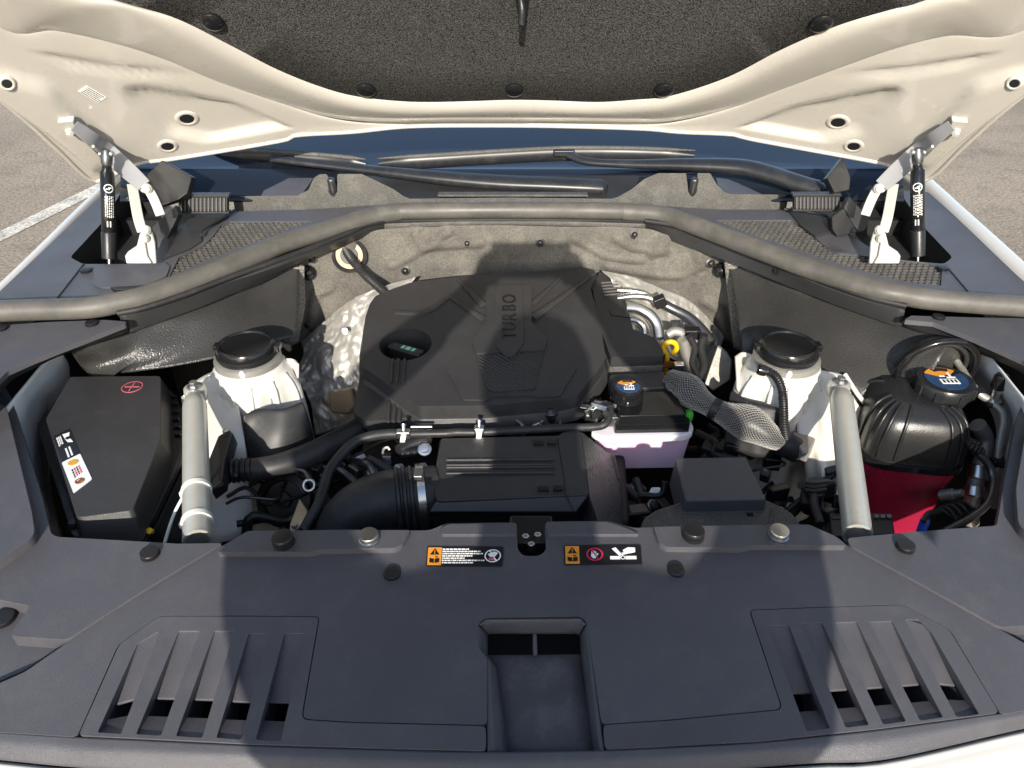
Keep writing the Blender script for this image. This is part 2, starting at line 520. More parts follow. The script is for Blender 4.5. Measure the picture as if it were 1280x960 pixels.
mk('painted_line', [a0 - dl * 2 - sdv + Vector((0, 0, .004)), a1 + dl * 6 - sdv + Vector((0, 0, .004)), a1 + dl * 6 + sdv + Vector((0, 0, .004)), a0 - dl * 2 + sdv + Vector((0, 0, .004))],
   [[0, 1, 2, 3]], paintm, None, smooth=False, label='worn pale parking line painted on the asphalt', kind='structure')

# ================================================================== hood
TH = R(48)
HB = Vector((0, 1.62, 1.30)); HU = Vector((0, -math.cos(TH), math.sin(TH))); HN = Vector((0, -math.sin(TH), -math.cos(TH)))
def crown(x): return 0.13 * (x / 0.8) ** 2
def H(x, s, off=0.0): return HB + Vector((x, 0, 0)) + HU * s + HN * (crown(x) + off)
def PH(px, py, off=0.0):
    d = ray(px, py); a, bb = 0.2, 3.2
    f = lambda t: HN.dot(CAM + d * t - HB) - crown((CAM + d * t).x) - off
    t = a
    while t < bb and f(t) > 0: t += 0.02
    a = t - 0.02; bb = t
    for _ in range(26):
        m_ = (a + bb) / 2
        if f(m_) > 0: a = m_
        else: bb = m_
    return CAM + d * ((a + bb) / 2)
def proj(p):
    d = p - CAM; z = d.dot(FW)
    return 640 + FPX * d.x / z, 480 - FPX * d.dot(UP) / z
def seg_d(p, a, b):
    ax, ay = a; bx, by = b; dx, dy = bx - ax, by - ay
    L = dx * dx + dy * dy
    t = 0 if L == 0 else max(0, min(1, ((p[0] - ax) * dx + (p[1] - ay) * dy) / L))
    return math.hypot(p[0] - ax - t * dx, p[1] - ay - t * dy)
def sdf(p, poly):
    d = min(seg_d(p, poly[i - 1], poly[i]) for i in range(len(poly)))
    return -d if inside(p, poly) else d
def sstep(t): t = max(0, min(1, t)); return t * t * (3 - 2 * t)

hood = thing('hood', 'open white hood propped up over the engine bay with black felt lining', 'hood', HB)
INS = [(148, 0), (223, 21), (292, 55), (344, 82), (395, 103), (440, 116), (490, 122), (537, 124), (590, 123), (640, 121), (690, 122), (744, 124), (795, 121), (840, 116), (909, 93), (977, 58), (1046, 29), (1115, 9), (1150, 0)]
RID = [(60, 0), (150, 12), (215, 40), (285, 75), (344, 103), (395, 122), (440, 134), (490, 140), (537, 141), (640, 139), (744, 141), (795, 139), (840, 134), (909, 114), (977, 82), (1046, 52), (1115, 28), (1190, 8), (1230, 0)]
CRE = [(0, 33), (69, 38), (137, 52), (206, 74), (275, 103), (344, 127), (395, 143), (440, 151), (490, 153.5), (560, 153), (640, 152.5), (720, 153), (790, 154), (840, 152), (909, 137), (977, 112), (1046, 86), (1115, 62), (1184, 45), (1280, 36)]
MID = [(0, 70), (69, 90), (120, 120), (170, 150), (215, 168), (300, 160), (371, 158), (440, 158.5), (513, 156), (620, 155), (709, 155.5), (805, 157.5), (850, 159), (916, 158), (980, 160), (1065, 168), (1110, 150), (1160, 120), (1210, 92), (1280, 68)]
EDG = [(0, 124), (69, 184), (116, 226), (145, 216), (179, 203), (220, 198), (351, 176), (371, 169), (440, 165), (513, 158), (620, 157), (709, 158), (805, 161), (850, 165), (916, 168), (940, 174), (1060, 196), (1101, 204), (1135, 214), (1160, 224), (1210, 178), (1280, 118)]
def hl(px, off, lx, ends):
    """hood line: pixels on the visible part, (x, s) points for the part above the frame"""
    a = [H(-x, s, off) for x, s in ends]; c = [H(x, s, off) for x, s in reversed(ends)]
    return a + [PH(x, y, off) for x, y in px] + c
lines = [hl(INS, -0.030, 0, [(0.60, 1.12), (0.70, 0.85), (0.70, 0.55)]),
         hl(INS, -0.008, 0, [(0.605, 1.125), (0.705, 0.85), (0.706, 0.55)]),
         hl(RID, 0.004, 0, [(0.66, 1.15), (0.75, 0.85), (0.755, 0.6)]),
         hl([(x, y - 2.2) for x, y in CRE], -0.013, 0, [(0.715, 1.17), (0.795, 0.85), (0.805, 0.62)]),
         hl(CRE, -0.0255, 0, [(0.72, 1.17), (0.80, 0.85), (0.81, 0.62)]),
         hl([(x, y + 1.6) for x, y in CRE], -0.0165, 0, [(0.723, 1.17), (0.803, 0.85), (0.813, 0.62)]),
         hl(MID, -0.014, 0, [(0.76, 1.19), (0.84, 0.85), (0.85, 0.64)]),
         hl(EDG, -0.012, 0, [(0.80, 1.20), (0.875, 0.9), (0.89, 0.68)])]
EMB_L = zc(0, 0, .34375, [(440, 330), (530, 322), (850, 375), (1050, 465), (760, 520), (610, 490)])
EMB_R = zc(840, 0, .34375, [(840, 330), (780, 325), (460, 385), (250, 465), (540, 518), (690, 488)])
BUL_L = [(-40, 82), (20, 88), (66, 102), (110, 150), (160, 200), (120, 218), (60, 170), (-40, 100)]
BUL_R = [(1320, 78), (1260, 84), (1214, 98), (1170, 150), (1118, 200), (1158, 214), (1220, 165), (1320, 90)]
STP_L = zc(0, 0, .34375, [(120, 185), (400, 235), (740, 270), (500, 280), (240, 245)])
STP_R = zc(840, 0, .34375, [(1200, 185), (900, 235), (580, 270), (800, 285), (1080, 245)])
def hdisp(v, i, j):
    p = proj(v)
    if not (-80 < p[0] < 1360 and -40 < p[1] < 260): return v
    o = 0
    for poly in (EMB_L, EMB_R): o += -0.013 * sstep(-sdf(p, poly) / 8 + 0.2)
    for poly in (STP_L, STP_R): o += -0.006 * sstep(-sdf(p, poly) / 5 + 0.2)
    for poly in (BUL_L, BUL_R): o += 0.014 * sstep(-sdf(p, poly) / 11)
    return v + HN * o
hp = loft('inner_panel', lines, M['hoodw'], hood, nc=260, per=14, thick=0, disp=hdisp, curve=True, sharp=60)
HV = [v_.co + WORG[hp] for v_ in hp.data.vertices]; HPX = [proj(v_) for v_ in HV]; HNR = [v_.normal.copy() for v_ in hp.data.vertices]
def hood_at(px, py):
    i = min(range(len(HV)), key=lambda k: (HPX[k][0] - px) ** 2 + (HPX[k][1] - py) ** 2)
    n_ = HNR[i] if HNR[i].dot(HN) > 0 else -HNR[i]
    return HV[i].copy(), n_
# outer skin: the painted outside of the hood
edge3 = lines[-1]
rear = crom(edge3, 200)
sk = []
for i in range(13):
    k = i / 12
    sk.append([p.lerp(Vector((p.x * 0.25, 0, 0)) + HB + HU * 0.75 + HN * crown(p.x * 0.25), k) + HN * (-0.010 - 0.035 * sstep(k * 6)) for p in rear])
v, f = gridmesh(sk)
solid(mk('outer_skin', v, f, M['white'], hood), 0.003, 0)
tube('hem', edge3, 0.0045, M['hoodw'], hood, n=220, sides=8)
cr2 = [p + HN * 0.003 for p in lines[4]]
nose = [H(-0.80, 1.20, -0.02), H(-0.5, 1.27, -0.02), H(0, 1.30, -0.02), H(0.5, 1.27, -0.02), H(0.80, 1.20, -0.02)]
nose2 = [H(-0.60, 1.12, -0.03), H(-0.4, 1.16, -0.03), H(0, 1.17, -0.03), H(0.4, 1.16, -0.03), H(0.60, 1.12, -0.03)]
loft('nose_panel', [nose2, nose], M['hoodw'], hood, nc=30, per=3, thick=0.02)
# felt lining
insl = crom(lines[0], 150) + crom(list(reversed(nose2)), 40)[1:-1]
c0 = H(0, 0.7)
rows = [[p + HN * 0.014 for p in insl], [p.lerp(Vector((p.x, 0, 0)) + Vector((0, c0.y, c0.z)), 0.02) + HN * 0.026 for p in insl]]
for k in (0.2, 0.4, 0.6, 0.8, 0.98):
    rows.append([H(p.x * (1 - k), 0.7 + (HU.dot(p - HB) - 0.7) * (1 - k), -0.002) for p in insl])
v, f = gridmesh(rows, closed=True)
pad = mk('felt_lining', v, f, M['felt'], hood, sharp=70, label='black speckled felt lining under the hood')
for px, py in [(265, 28), (457, 113), (643, 113), (830, 113), (1027, 30)]:
    c = PH(px, py, 0.000)
    lathe('clip', [(0.001, -0.004), (0.018, -0.004), (0.0185, 0.001), (0.016, 0.004), (0.010, 0.0055), (0.001, 0.006)], c, M['gloss'], pad, axis=HN, sides=24)
# solid black taper standing in for the latch hook's shadow on the lining
st0 = PH(652, -14, 0.0)
tube('latch_shadow_rod', [st0 + Vector((-.012, 0, .02)), st0 + HN * 0.03 + Vector((0, 0, 0.0)), st0 + HN * 0.05 - HU * 0.02], 0.006, M['black'], hood, n=16)
block2('latch_shadow_wedge', [st0 + HU * 0.03 + Vector((dx, 0, 0)) + HN * dn for dx, dn in ((-.014, 0), (.014, 0), (.014, .012), (-.014, .012))],
       [st0 - HU * 0.055 + Vector((dx + .004, 0, 0)) + HN * dn for dx, dn in ((-.004, .016), (.004, .016), (.004, .022), (-.004, .022))], M['black'], hood, bev=0.002)
for px, py, rr in [(235, 152, .0125), (210, 184, .011), (9, 104, .007), (1048, 151, .0125), (1067, 182, .011), (1270, 104, .007)]:
    c, nrm = hood_at(px, py)
    h = lathe('access_hole', [(rr * 1.9, -0.006), (rr * 1.75, 0.0012), (rr * 1.35, 0.0030), (rr * 1.1, 0.0022), (rr, 0.0010)], c, M['hoodw'], hood, axis=nrm, sides=28, sharp=60, open_=True)
    lathe('hole', [(0.0005, 0.0012), (rr * 1.06, 0.0012), (rr * 1.06, 0.0016), (0.0005, 0.0016)], c, M['dark'], h, axis=nrm, sides=28)  # solid dark disc on the panel, standing in for the shade inside the hole
# paper sticker with five lines of tiny print
sc, sn = hood_at(120, 117)
sc = sc + sn * .0008
ux = (PH(136, 125, .004) - PH(107, 108, .004)).normalized(); ux = (ux - sn * ux.dot(sn)).normalized(); uy = sn.cross(ux).normalized()
if uy.dot(PH(120, 100, .004) - sc) < 0: uy = -uy
def quad(c, w, h, ux, uy, lift): return [c + ux * sx * w / 2 + uy * sy * h / 2 + lift for sx, sy in ((-1, -1), (1, -1), (1, 1), (-1, 1))]
stk = prism('paper_sticker', quad(sc, 0.040, 0.020, ux, uy, sn * 0.0004), -sn * 0.001, M['wprint'], hood, bev=0)
for k in range(5):
    x = -0.017
    while x < 0.015:
        w = random.uniform(0.002, 0.006)
        prism('print_line', quad(sc + ux * (x + w / 2) + uy * (0.0075 - k * 0.0038), w, 0.0013, ux, uy, sn * 0.0008), -sn * 0.0004, M['bprint'], stk, bev=0)
        x += w + 0.001

# ================================================================== radiator cover (front deck)
def offset_poly(poly, d):
    n = len(poly); area = sum(poly[i - 1][0] * poly[i][1] - poly[i][0] * poly[i - 1][1] for i in range(n)) / 2
    sgn = 1 if area > 0 else -1; out = []
    for i in range(n):
        a, b_, c = Vector(poly[i - 1][:2]), Vector(poly[i][:2]), Vector(poly[(i + 1) % n][:2])
        e1 = (b_ - a).normalized(); e2 = (c - b_).normalized()
        n1 = Vector((-e1.y, e1.x)) * sgn; n2 = Vector((-e2.y, e2.x)) * sgn
        bis = (n1 + n2); l = bis.length
        if l < 1e-6: out.append((b_.x, b_.y)); continue
        bis /= l; k = d / max(0.35, bis.dot(n1))
        out.append((b_.x + bis.x * k, b_.y + bis.y * k))
    return out
def dense(poly, step=0.03):
    out = []; n = len(poly)
    for i in range(n):
        a = Vector(poly[i][:2]); c = Vector(poly[(i + 1) % n][:2]); m_ = max(1, int((c - a).length / step))
        for k in range(m_): out.append(tuple(a.lerp(c, k / m_)))
    return out
def PXY(pts, surf=PAN, r=0.006):
    w = [Vector((p.x, p.y)) for p in pxs(pts, surf)]
    return [tuple(p) for p in (rounded(w, r, 3) if r else w)]
CREASE = [(-120, 905), (0, 915), (96, 921), (160, 924), (320, 932), (480, 937), (609, 940), (755, 938), (800, 936), (950, 928), (1100, 912), (1251, 892), (1280, 888), (1400, 868)]
deck = thing('radiator_cover', 'wide charcoal textured plastic cover across the front with two vents and an air scoop', 'engine cover', PS(660, 800, PAN))
A = [(282, 680), (309, 664), (440, 662), (513, 663), (537, 663), (558, 654), (646, 653), (647, 687), (654, 695), (675, 695), (683, 687), (681, 652), (761, 651), (792, 660), (816, 659), (840, 657), (1012, 656), (1046, 671), (1060, 683), (1184, 750), (1270, 798), (1330, 832), (1330, 880), (1280, 888), (1251, 893),
     (1187, 786), (1129, 755), (936, 762), (977, 886), (840, 899), (752, 905), (734, 779), (727, 770), (606, 772), (598, 779), (597, 809), (609, 823), (609, 906), (440, 902), (378, 898), (400, 770), (199, 769), (148, 805), (96, 921), (0, 915), (-60, 910), (-60, 880), (31, 840), (86, 802)]
Axy = dense(PXY(A))
plate('center_panel', Axy, [], PAN, 0.012, M['panel'], deck, bev=0.0016, grid=0.02)
def slot(pts):
    return PXY(pts, PAN, 0.002)
VL = zc(0, 630, .34375, [(0, 0)])
SL = [[(500, 508), (572, 465), (578, 470), (440, 835), (355, 830)], [(650, 462), (725, 462), (585, 841), (495, 836)], [(780, 462), (851, 462), (735, 849), (640, 843)],
      [(905, 470), (976, 470), (877, 856), (787, 849)], [(1035, 470), (1110, 470), (1020, 861), (930, 856)]]
OPL = [[(450, 690), (530, 690), (500, 770), (415, 770)], [(583, 692), (640, 690), (618, 778), (553, 778)], [(722, 692), (778, 692), (760, 785), (692, 785)], [(860, 700), (912, 700), (896, 795), (832, 793)], [(987, 718), (1050, 720), (1036, 800), (968, 800)]]
SR = [[(345, 440), (425, 440), (575, 816), (490, 826)], [(470, 433), (546, 431), (716, 803), (632, 813)], [(593, 430), (671, 428), (851, 790), (768, 801)], [(717, 428), (800, 425), (986, 775), (902, 787)], [(846, 420), (898, 419), (942, 465), (1117, 763), (1035, 774)]]
VENT_L = [(96, 921), (148, 805), (199, 769), (400, 770), (378, 898), (440, 902), (609, 906), (609, 940), (480, 937), (320, 932), (160, 924)]
VENT_R = [(752, 905), (840, 899), (977, 886), (936, 762), (1129, 755), (1187, 786), (1251, 892), (1100, 912), (950, 928), (800, 936), (755, 938)]
def vent(name, outline, slots, ox, flip):
    out = dense(offset_poly(PXY(outline), 0.0011))
    pp = [zc(ox, 630, .34375, s) for s in slots]
    holes = [slot(p) for p in pp]
    pl = plate(name, out, holes, PAN, 0.010, M['panel'], deck, bev=0.0014, grid=0.025)
    for p in pp:
        w = pxs(p, PAN)
        # front and rear ends of the slot; the floor falls from the rear end to the opening, then climbs
        if len(w) == 5:
            if flip: tl, tr, br, bl = (w[0], (w[1] + w[2]) / 2, w[3], w[4])
            else: tl, tr, br, bl = (w[0], (w[1] + w[2]) / 2, w[3], w[4])
        else: tl, tr, br, bl = w
        dn = Vector((0, 0, -1)); k1, k2 = 0.60, 0.78
        def at(a, c, k, d): return a.lerp(c, k) + dn * d
        ex = (tr - tl).normalized() * 0.003
        R1 = [at(tl, bl, -0.03, 0.0015) - ex, at(tr, br, -0.03, 0.0015) + ex, at(tr, br, k1, 0.013) + ex, at(tl, bl, k1, 0.013) - ex]
        prism('louver_floor', R1, (0, 0, -0.003), M['panel'], pl, bev=0.0008)
        R2 = [at(tl, bl, k2, 0.010) - ex, at(tr, br, k2, 0.010) + ex, at(tr, br, 1.01, 0.0015) + ex, at(tl, bl, 1.01, 0.0015) - ex]
        prism('louver_sill', R2, (0, 0, -0.003), M['panel'], pl, bev=0.0008)
        for a0_, b0_, sg in ((tl, bl, -1), (tr, br, 1)):
            e = ex * sg
            W = [at(a0_, b0_, -0.02, 0.009) + e, at(a0_, b0_, 1.02, 0.009) + e, at(a0_, b0_, 1.02, 0.035) + e, at(a0_, b0_, k1, 0.05) + e, at(a0_, b0_, -.02, .02) + e]
            prism('louver_wall', W, e.normalized() * 0.002, M['panel'], pl, bev=0)
        # crossbar deep in the opening
        prism('louver_bar', [at(tl, bl, 0.66, .034) - ex, at(tr, br, .66, .034) + ex, at(tr, br, .72, .03) + ex, at(tl, bl, .72, .03) - ex], (0, 0, -.004), M['black'], pl, bev=0)
    return pl
vent('vent_panel', VENT_L, SL, 0, False)
vent('vent_panel', VENT_R, SR, 840, True)
# scoop: a rim, a sunken floor and two dark mouths
rimo = [(597, 809), (598, 779), (606, 772), (727, 770), (734, 779), (754, 938), (611, 940), (609, 823)]
rimi = [(611, 821), (610, 791), (725, 790), (726, 818), (746, 938), (637, 940)]
wr = pxs([(598, 778), (607, 772), (726, 771), (733, 778)], PAN, -0.001)
wi = pxs([(611, 792), (725, 791)], PAN, -0.022)
def hexa(name, quadpts, th, m_, parent, **kw): return prism(name, quadpts, th, m_, parent, bev=0.001, **kw)
back_t = [wr[0], wr[1], wr[2], wr[3]]
sco = loft('air_scoop', [pxs([(598, 780), (607, 773), (726, 772), (733, 780)], PAN, -0.0015), pxs([(601, 782), (610, 778), (724, 777), (731, 782)], PAN, -0.006), pxs([(610, 792), (613, 790), (722, 790), (725, 792)], PAN, -0.020)], M['panel'], deck, nc=30, per=5, curve=False, thick=0.003)
L_top = pxs([(598, 780), (597.5, 809), (610, 824), (610.5, 940)], PAN, -0.0015)
L_in = pxs([(610, 791), (610, 819), (622, 836), (637, 942)], PAN, -0.022)
loft('side_wall', [L_top, L_in], M['panel'], sco, nc=40, per=3, curve=False, smooth_rows=False, thick=0.002)
R_top = pxs([(733.5, 780), (739, 820), (753, 940)], PAN, -0.0015); R_in = pxs([(724, 791), (726, 819), (740, 942)], PAN, -0.022)
loft('side_wall', [R_top, R_in], M['panel'], sco, nc=40, per=3, curve=False, smooth_rows=False, thick=0.002)
fl0 = pxs([(609, 819), (726, 818)], PAN, -0.030); fl1 = pxs([(618, 836), (728, 836)], PAN, -0.024); fl2 = pxs([(636, 945), (742, 945)], PAN, -0.020)
loft('scoop_floor', [fl0, fl1, fl2], mat('scoop_floor_plastic', (0.068, 0.067, 0.076), 0.45, grain=0.5, gscale=1100, var=0.15, vscale=18, dust=0.45, dcol=(.22, .21, .21)), sco, nc=6, per=6, thick=0.003)
mz = pxs([(611, 800), (668, 799), (725, 799)], PAN, -0.05)
prism('mouth_divider', [PS(666, 790, PAN, -.021), PS(671, 790, PAN, -.021), PS(672, 821, PAN, -.030), PS(666, 821, PAN, -.030)], (0, 0.02, -0.004), M['panel'], sco, bev=0.001)
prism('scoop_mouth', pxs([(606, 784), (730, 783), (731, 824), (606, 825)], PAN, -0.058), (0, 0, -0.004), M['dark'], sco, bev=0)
# rolled front edge and the white bumper below it
roll1 = [PS(x, y, PAN, -0.001) for x, y in CREASE]
WH = [(-120, 938), (0, 950), (80, 958), (160, 963), (320, 967), (480, 973), (640, 976), (800, 970), (900, 963), (1020, 954), (1110, 949), (1280, 911), (1400, 888)]
roll2 = [PS(x, y, PAN, -0.014) for x, y in WH]
rm = [a_.lerp(b_, 0.5) + Vector((0, 0, .004)) for a_, b_ in zip(crom(roll1, 60), crom(roll2, 60))]
loft('front_lip', [roll1, rm, roll2], M['panel'], deck, nc=60, per=5, thick=0.004)
# raised pads around the rear clips
def on(base, h): return lambda x, y: base(x, y) + h
PAD_L = [(284, 679.5), (310, 663.5), (513, 662.5), (503, 680), (494, 685), (400, 687), (388, 690), (271, 690)]
PAD_R = [(1045, 670.5), (1011, 655.5), (817, 658.5), (824, 678), (834, 684), (925, 685), (940, 681.5), (1058, 682)]
for pd in (PAD_L, PAD_R):
    plate('raised_pad', dense(PXY(pd, on(PAN, .008), .003)), [], on(PAN, .008), 0.0105, M['panel'], deck, bev=0.0025, grid=0.03)
for pd in ([(551, 660), (560, 655), (645, 654), (646, 668), (551, 668)], [(684, 668), (682, 653), (759, 652), (786, 661), (800, 668)]):
    plate('raised_pad', dense(PXY(pd, on(PAN, .004), .004)), [], on(PAN, .004), 0.0065, M['panel'], deck, bev=0.002, grid=0.03)
def clip(px, py, surf, parent, r=0.0125, h=0.009, m_=None, off=0.0):
    c = PS(px, py, surf, off); n = snorm(surf, c.x, c.y)
    n = (n + Vector((random.uniform(-.06, .06), random.uniform(-.06, .06), 0))).normalized()
    o = lathe('push_clip', [(r * .9, -0.012), (r * 1.0, 0.0), (r * 1.05, 0.001), (r * 1.05, h * .35), (r * .8, h * .45), (r * .8, h * .55), (r, h * .6), (r, h * .9), (r * .93, h), (r * .6, h * 1.03), (0.0005, h * 1.04)],
              c, m_ or M['black'], parent, axis=n, sides=26)
    return o
clip(355, 679, PAN, deck, .0125, .012, off=.008); clip(462, 676, PAN, deck, .0115, .012, M['steel'], .008)
clip(490, 718, PAN, deck, .0095, .004); clip(845, 714, PAN, deck, .0095, .004)
clip(866, 671, PAN, deck, .0125, .012, off=.008); clip(972, 671, PAN, deck, .0115, .012, M['steel'], .008)
# latch in the notch
lt = box('hood_latch', PS(664, 668, PAN, -0.045), (0.055, 0.05, 0.02), M['black'], None, bev=0.003, label='black metal hood latch sunk in the notch between the warning labels', cat='latch')
for px, py in ((657, 672), (672, 670), (664, 682)):
    lathe('bolt', [(0.0045, -.008), (0.0045, 0.003), (0.003, 0.004), (.0005, .004)], PS(px, py, PAN, -0.033), M['steel'], lt, sides=6)
prism('latch_plate', pxs([(645, 653), (683, 652), (684, 697), (645, 697)], PAN, -0.06), (0, 0, -.006), M['black'], lt, bev=.001)

# side covers left and right of the radiator cover
def side_cover(name, label, outline, low, shoulder, clips, lowclip):
    t = thing(name, label, 'engine cover', PS(*outline[0], PAN))
    plate('cover_panel', dense(PXY(outline, on(PAN, .003), .005)), [], on(PAN, .003), 0.016, M['panel'], t, bev=0.003, grid=0.03)
    plate('corner_panel', dense(PXY(low, on(PAN, -.013), .004)), [], on(PAN, -.013), 0.008, M['panel'], t, bev=0.002, grid=0.03)
    plate('raised_shoulder', dense(PXY(shoulder, on(PAN, .016), .01)), [], on(PAN, .016), 0.016, M['panel'], t, bev=0.006, seg=3, grid=0.03)
    for c in clips: clip(*c, PAN, t, .0105, .007, off=.003)
    for c in lowclip: clip(*c, PAN, t, .0125, .006, off=-.013)
    return t
side_cover('side_cover', 'charcoal plastic side cover in front of the black fuse box', [(279, 678.5), (84, 800), (12, 795), (22, 780), (38, 757), (-5, 749), (-110, 745), (-110, 420), (-20, 450), (3, 478), (14, 497), (52, 620), (64, 667), (72, 671), (223, 679.5)],
           [(84, 803), (30, 838), (-60, 876), (-110, 890), (-110, 735), (50, 740), (60, 790)],
           [(-110, 745), (-10, 706), (44, 669), (40, 640), (8, 508), (-110, 440)], [(188, 694)], [(6, 774)])
side_cover('side_cover', 'charcoal plastic side cover in front of the red coolant tank', [(1062, 681.5), (1184, 748), (1249, 784), (1290, 781), (1400, 776), (1400, 440), (1300, 470), (1281, 495), (1270, 527), (1253, 617), (1246, 657), (1140, 665), (1059, 672.5)],
           [(1252, 786), (1273, 797), (1330, 829), (1400, 860), (1400, 768), (1270, 772)],
           [(1400, 720), (1310, 690), (1273, 656), (1270, 610), (1284, 530), (1400, 450)], [(1131, 685)], [(1278, 662)])

# ================================================================== car body
car = thing('car', 'white car with its engine bay open, its fenders and firewall around the engine', 'car', (0.02, 1.1, 0))
D = Vector((0, 0, -1))
# fenders: white strip outside the dark gutter panels, falling away to the wheel
FL = [(-330, 600), (-160, 490), (-60, 415), (0, 362), (52, 312), (100, 264), (127, 238), (150, 214), (190, 178)]
FR = [(1620, 600), (1450, 480), (1340, 395), (1280, 345), (1228, 297), (1190, 262), (1160, 234), (1130, 208), (1085, 176)]
FEN = lambda x, y: 1.125 + 0.045 * (y - 1.12)
for pl, sg in ((FL, -1), (FR, 1)):
    i0 = [PS(x, y, FEN) for x, y in pl]
    lines = [[p + Vector((-sg * .006, 0, -.018)) for p in i0], [p + Vector((0, 0, -.002)) for p in i0], [p + Vector((sg * .008, 0, .001)) for p in i0], [p + Vector((sg * .018, 0, -.008)) for p in i0],
             [p + Vector((sg * .035, 0, -.07)) for p in i0], [p + Vector((sg * .06, 0, -.30)) for p in i0], [p + Vector((sg * .07, 0, -.75)) for p in i0]]
    loft('fender', lines, M['white'], car, nc=50, per=5, thick=0.002)
# white bumper under the radiator cover's front lip
bm = [PS(x, y, PAN, -0.015) for x, y in WH]
lines = [[p + Vector((0, .002, -.006)) for p in bm], [p + Vector((0, -.006, -.005)) for p in bm], [p + Vector((0, -.03, -.02)) for p in bm], [p + Vector((0, -.06, -.12)) for p in bm], [p + Vector((0, -.05, -.6)) for p in bm]]
loft('bumper', lines, M['white'], car, nc=50, per=5, thick=0.003)
# bay floor and walls, dark
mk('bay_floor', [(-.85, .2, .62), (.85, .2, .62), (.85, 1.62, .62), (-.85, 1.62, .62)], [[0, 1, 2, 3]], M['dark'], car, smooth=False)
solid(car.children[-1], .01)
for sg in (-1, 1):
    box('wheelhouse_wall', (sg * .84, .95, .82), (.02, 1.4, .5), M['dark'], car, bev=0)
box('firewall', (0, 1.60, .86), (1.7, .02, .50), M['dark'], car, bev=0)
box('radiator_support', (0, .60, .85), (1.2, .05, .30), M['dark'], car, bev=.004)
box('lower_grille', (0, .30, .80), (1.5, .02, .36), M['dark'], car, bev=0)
# white inner fender rails seen beside the fuse box and the coolant tank
def zY(off): return zc(0, 340, .15625, off)
il = zY([(500, 650), (380, 690), (150, 960)]) + [(15, 505), (-30, 560)]
il2 = zY([(545, 835), (440, 960)]) + [(52, 520), (40, 560), (30, 640)]
loft('inner_fender', [[P(x, y, 1.065) for x, y in [(78, 441), (59, 448), (24, 488), (8, 507), (-40, 560)]],
                      [P(x, y, 1.02) for x, y in [(84, 455), (72, 466), (42, 500), (28, 530), (0, 600)]],
                      [P(x, y, 0.97) for x, y in [(86, 475), (76, 486), (56, 515), (44, 560), (40, 640)]],
                      [P(x, y, 0.86) for x, y in [(92, 500), (84, 516), (66, 550), (60, 600), (80, 690)]]], M['primer'], car, nc=40, per=6, thick=.003, sharp=30)
irt = zc(1080, 380, .15625, [(840, 340), (920, 365), (1000, 400), (1280, 740)]) + [(1295, 510), (1310, 560)]
loft('inner_fender', [[P(x, y, 1.075) for x, y in irt],
                      [P(x, y, 1.045) for x, y in zc(1080, 380, .15625, [(855, 400), (900, 450), (960, 520), (1220, 800)]) + [(1282, 530), (1290, 600)]],
                      [P(x, y, 0.99) for x, y in zc(1080, 380, .15625, [(850, 520), (900, 600), (1000, 700), (1180, 940)]) + [(1264, 560), (1262, 620)]],
                      [P(x, y, 0.86) for x, y in [(1200, 500), (1212, 520), (1225, 550), (1240, 590), (1250, 620), (1252, 680)]]], M['primer'], car, nc=40, per=6, thick=.003, sharp=30)

# ------------------------------------------------------------------ wheel-arch liners, black pebbled plastic
def nzd(v, s, a, seed=0): return mnoise.noise(v * s + Vector((seed, 0, 0))) * a
def liner(name, label, rows):
    ln = [[P(x, y, z) for x, y in pts] for z, pts in rows]
    return loft(name, ln, M['liner'], None, nc=60, per=8, thick=.003, disp=lambda v, i, j: v + Vector((0, -1, .4)) * nzd(v, 6, .006), label=label, cat='liner')
liner('wheel_arch_liner', 'pebbled black liner wall behind the fuse box and left shock tower',
      [(1.095, [(86, 436), (130, 424), (160, 410), (250, 376), (320, 346), (372, 322)]),
       (1.075, [(91, 445), (135, 436), (190, 415), (262, 395), (318, 362), (345, 352), (374, 345)]),
       (1.045, [(98, 455), (140, 452), (205, 440), (270, 420), (322, 400), (340, 392), (372, 385)]),
       (1.022, [(106, 464), (124, 480), (132, 484), (142, 470), (215, 458), (275, 446), (322, 436), (338, 428), (368, 420)])])
liner('wheel_arch_liner', 'pebbled black liner wall behind the coolant tank and right shock tower',
      [(1.095, [(905, 318), (960, 342), (1047, 374), (1127, 401), (1165, 418), (1190, 430)]),
       (1.075, [(912, 340), (950, 350), (968, 358), (1040, 395), (1100, 415), (1150, 438), (1176, 450)]),
       (1.045, [(918, 372), (945, 385), (965, 395), (1010, 425), (1085, 445), (1130, 458), (1164, 472)]),
       (1.015, [(924, 415), (940, 420), (965, 440), (1010, 465), (1080, 485), (1125, 490), (1156, 500)]),
       (0.97, [(926, 450), (942, 455), (965, 470), (1010, 500), (1080, 520), (1120, 522), (1150, 528)])])

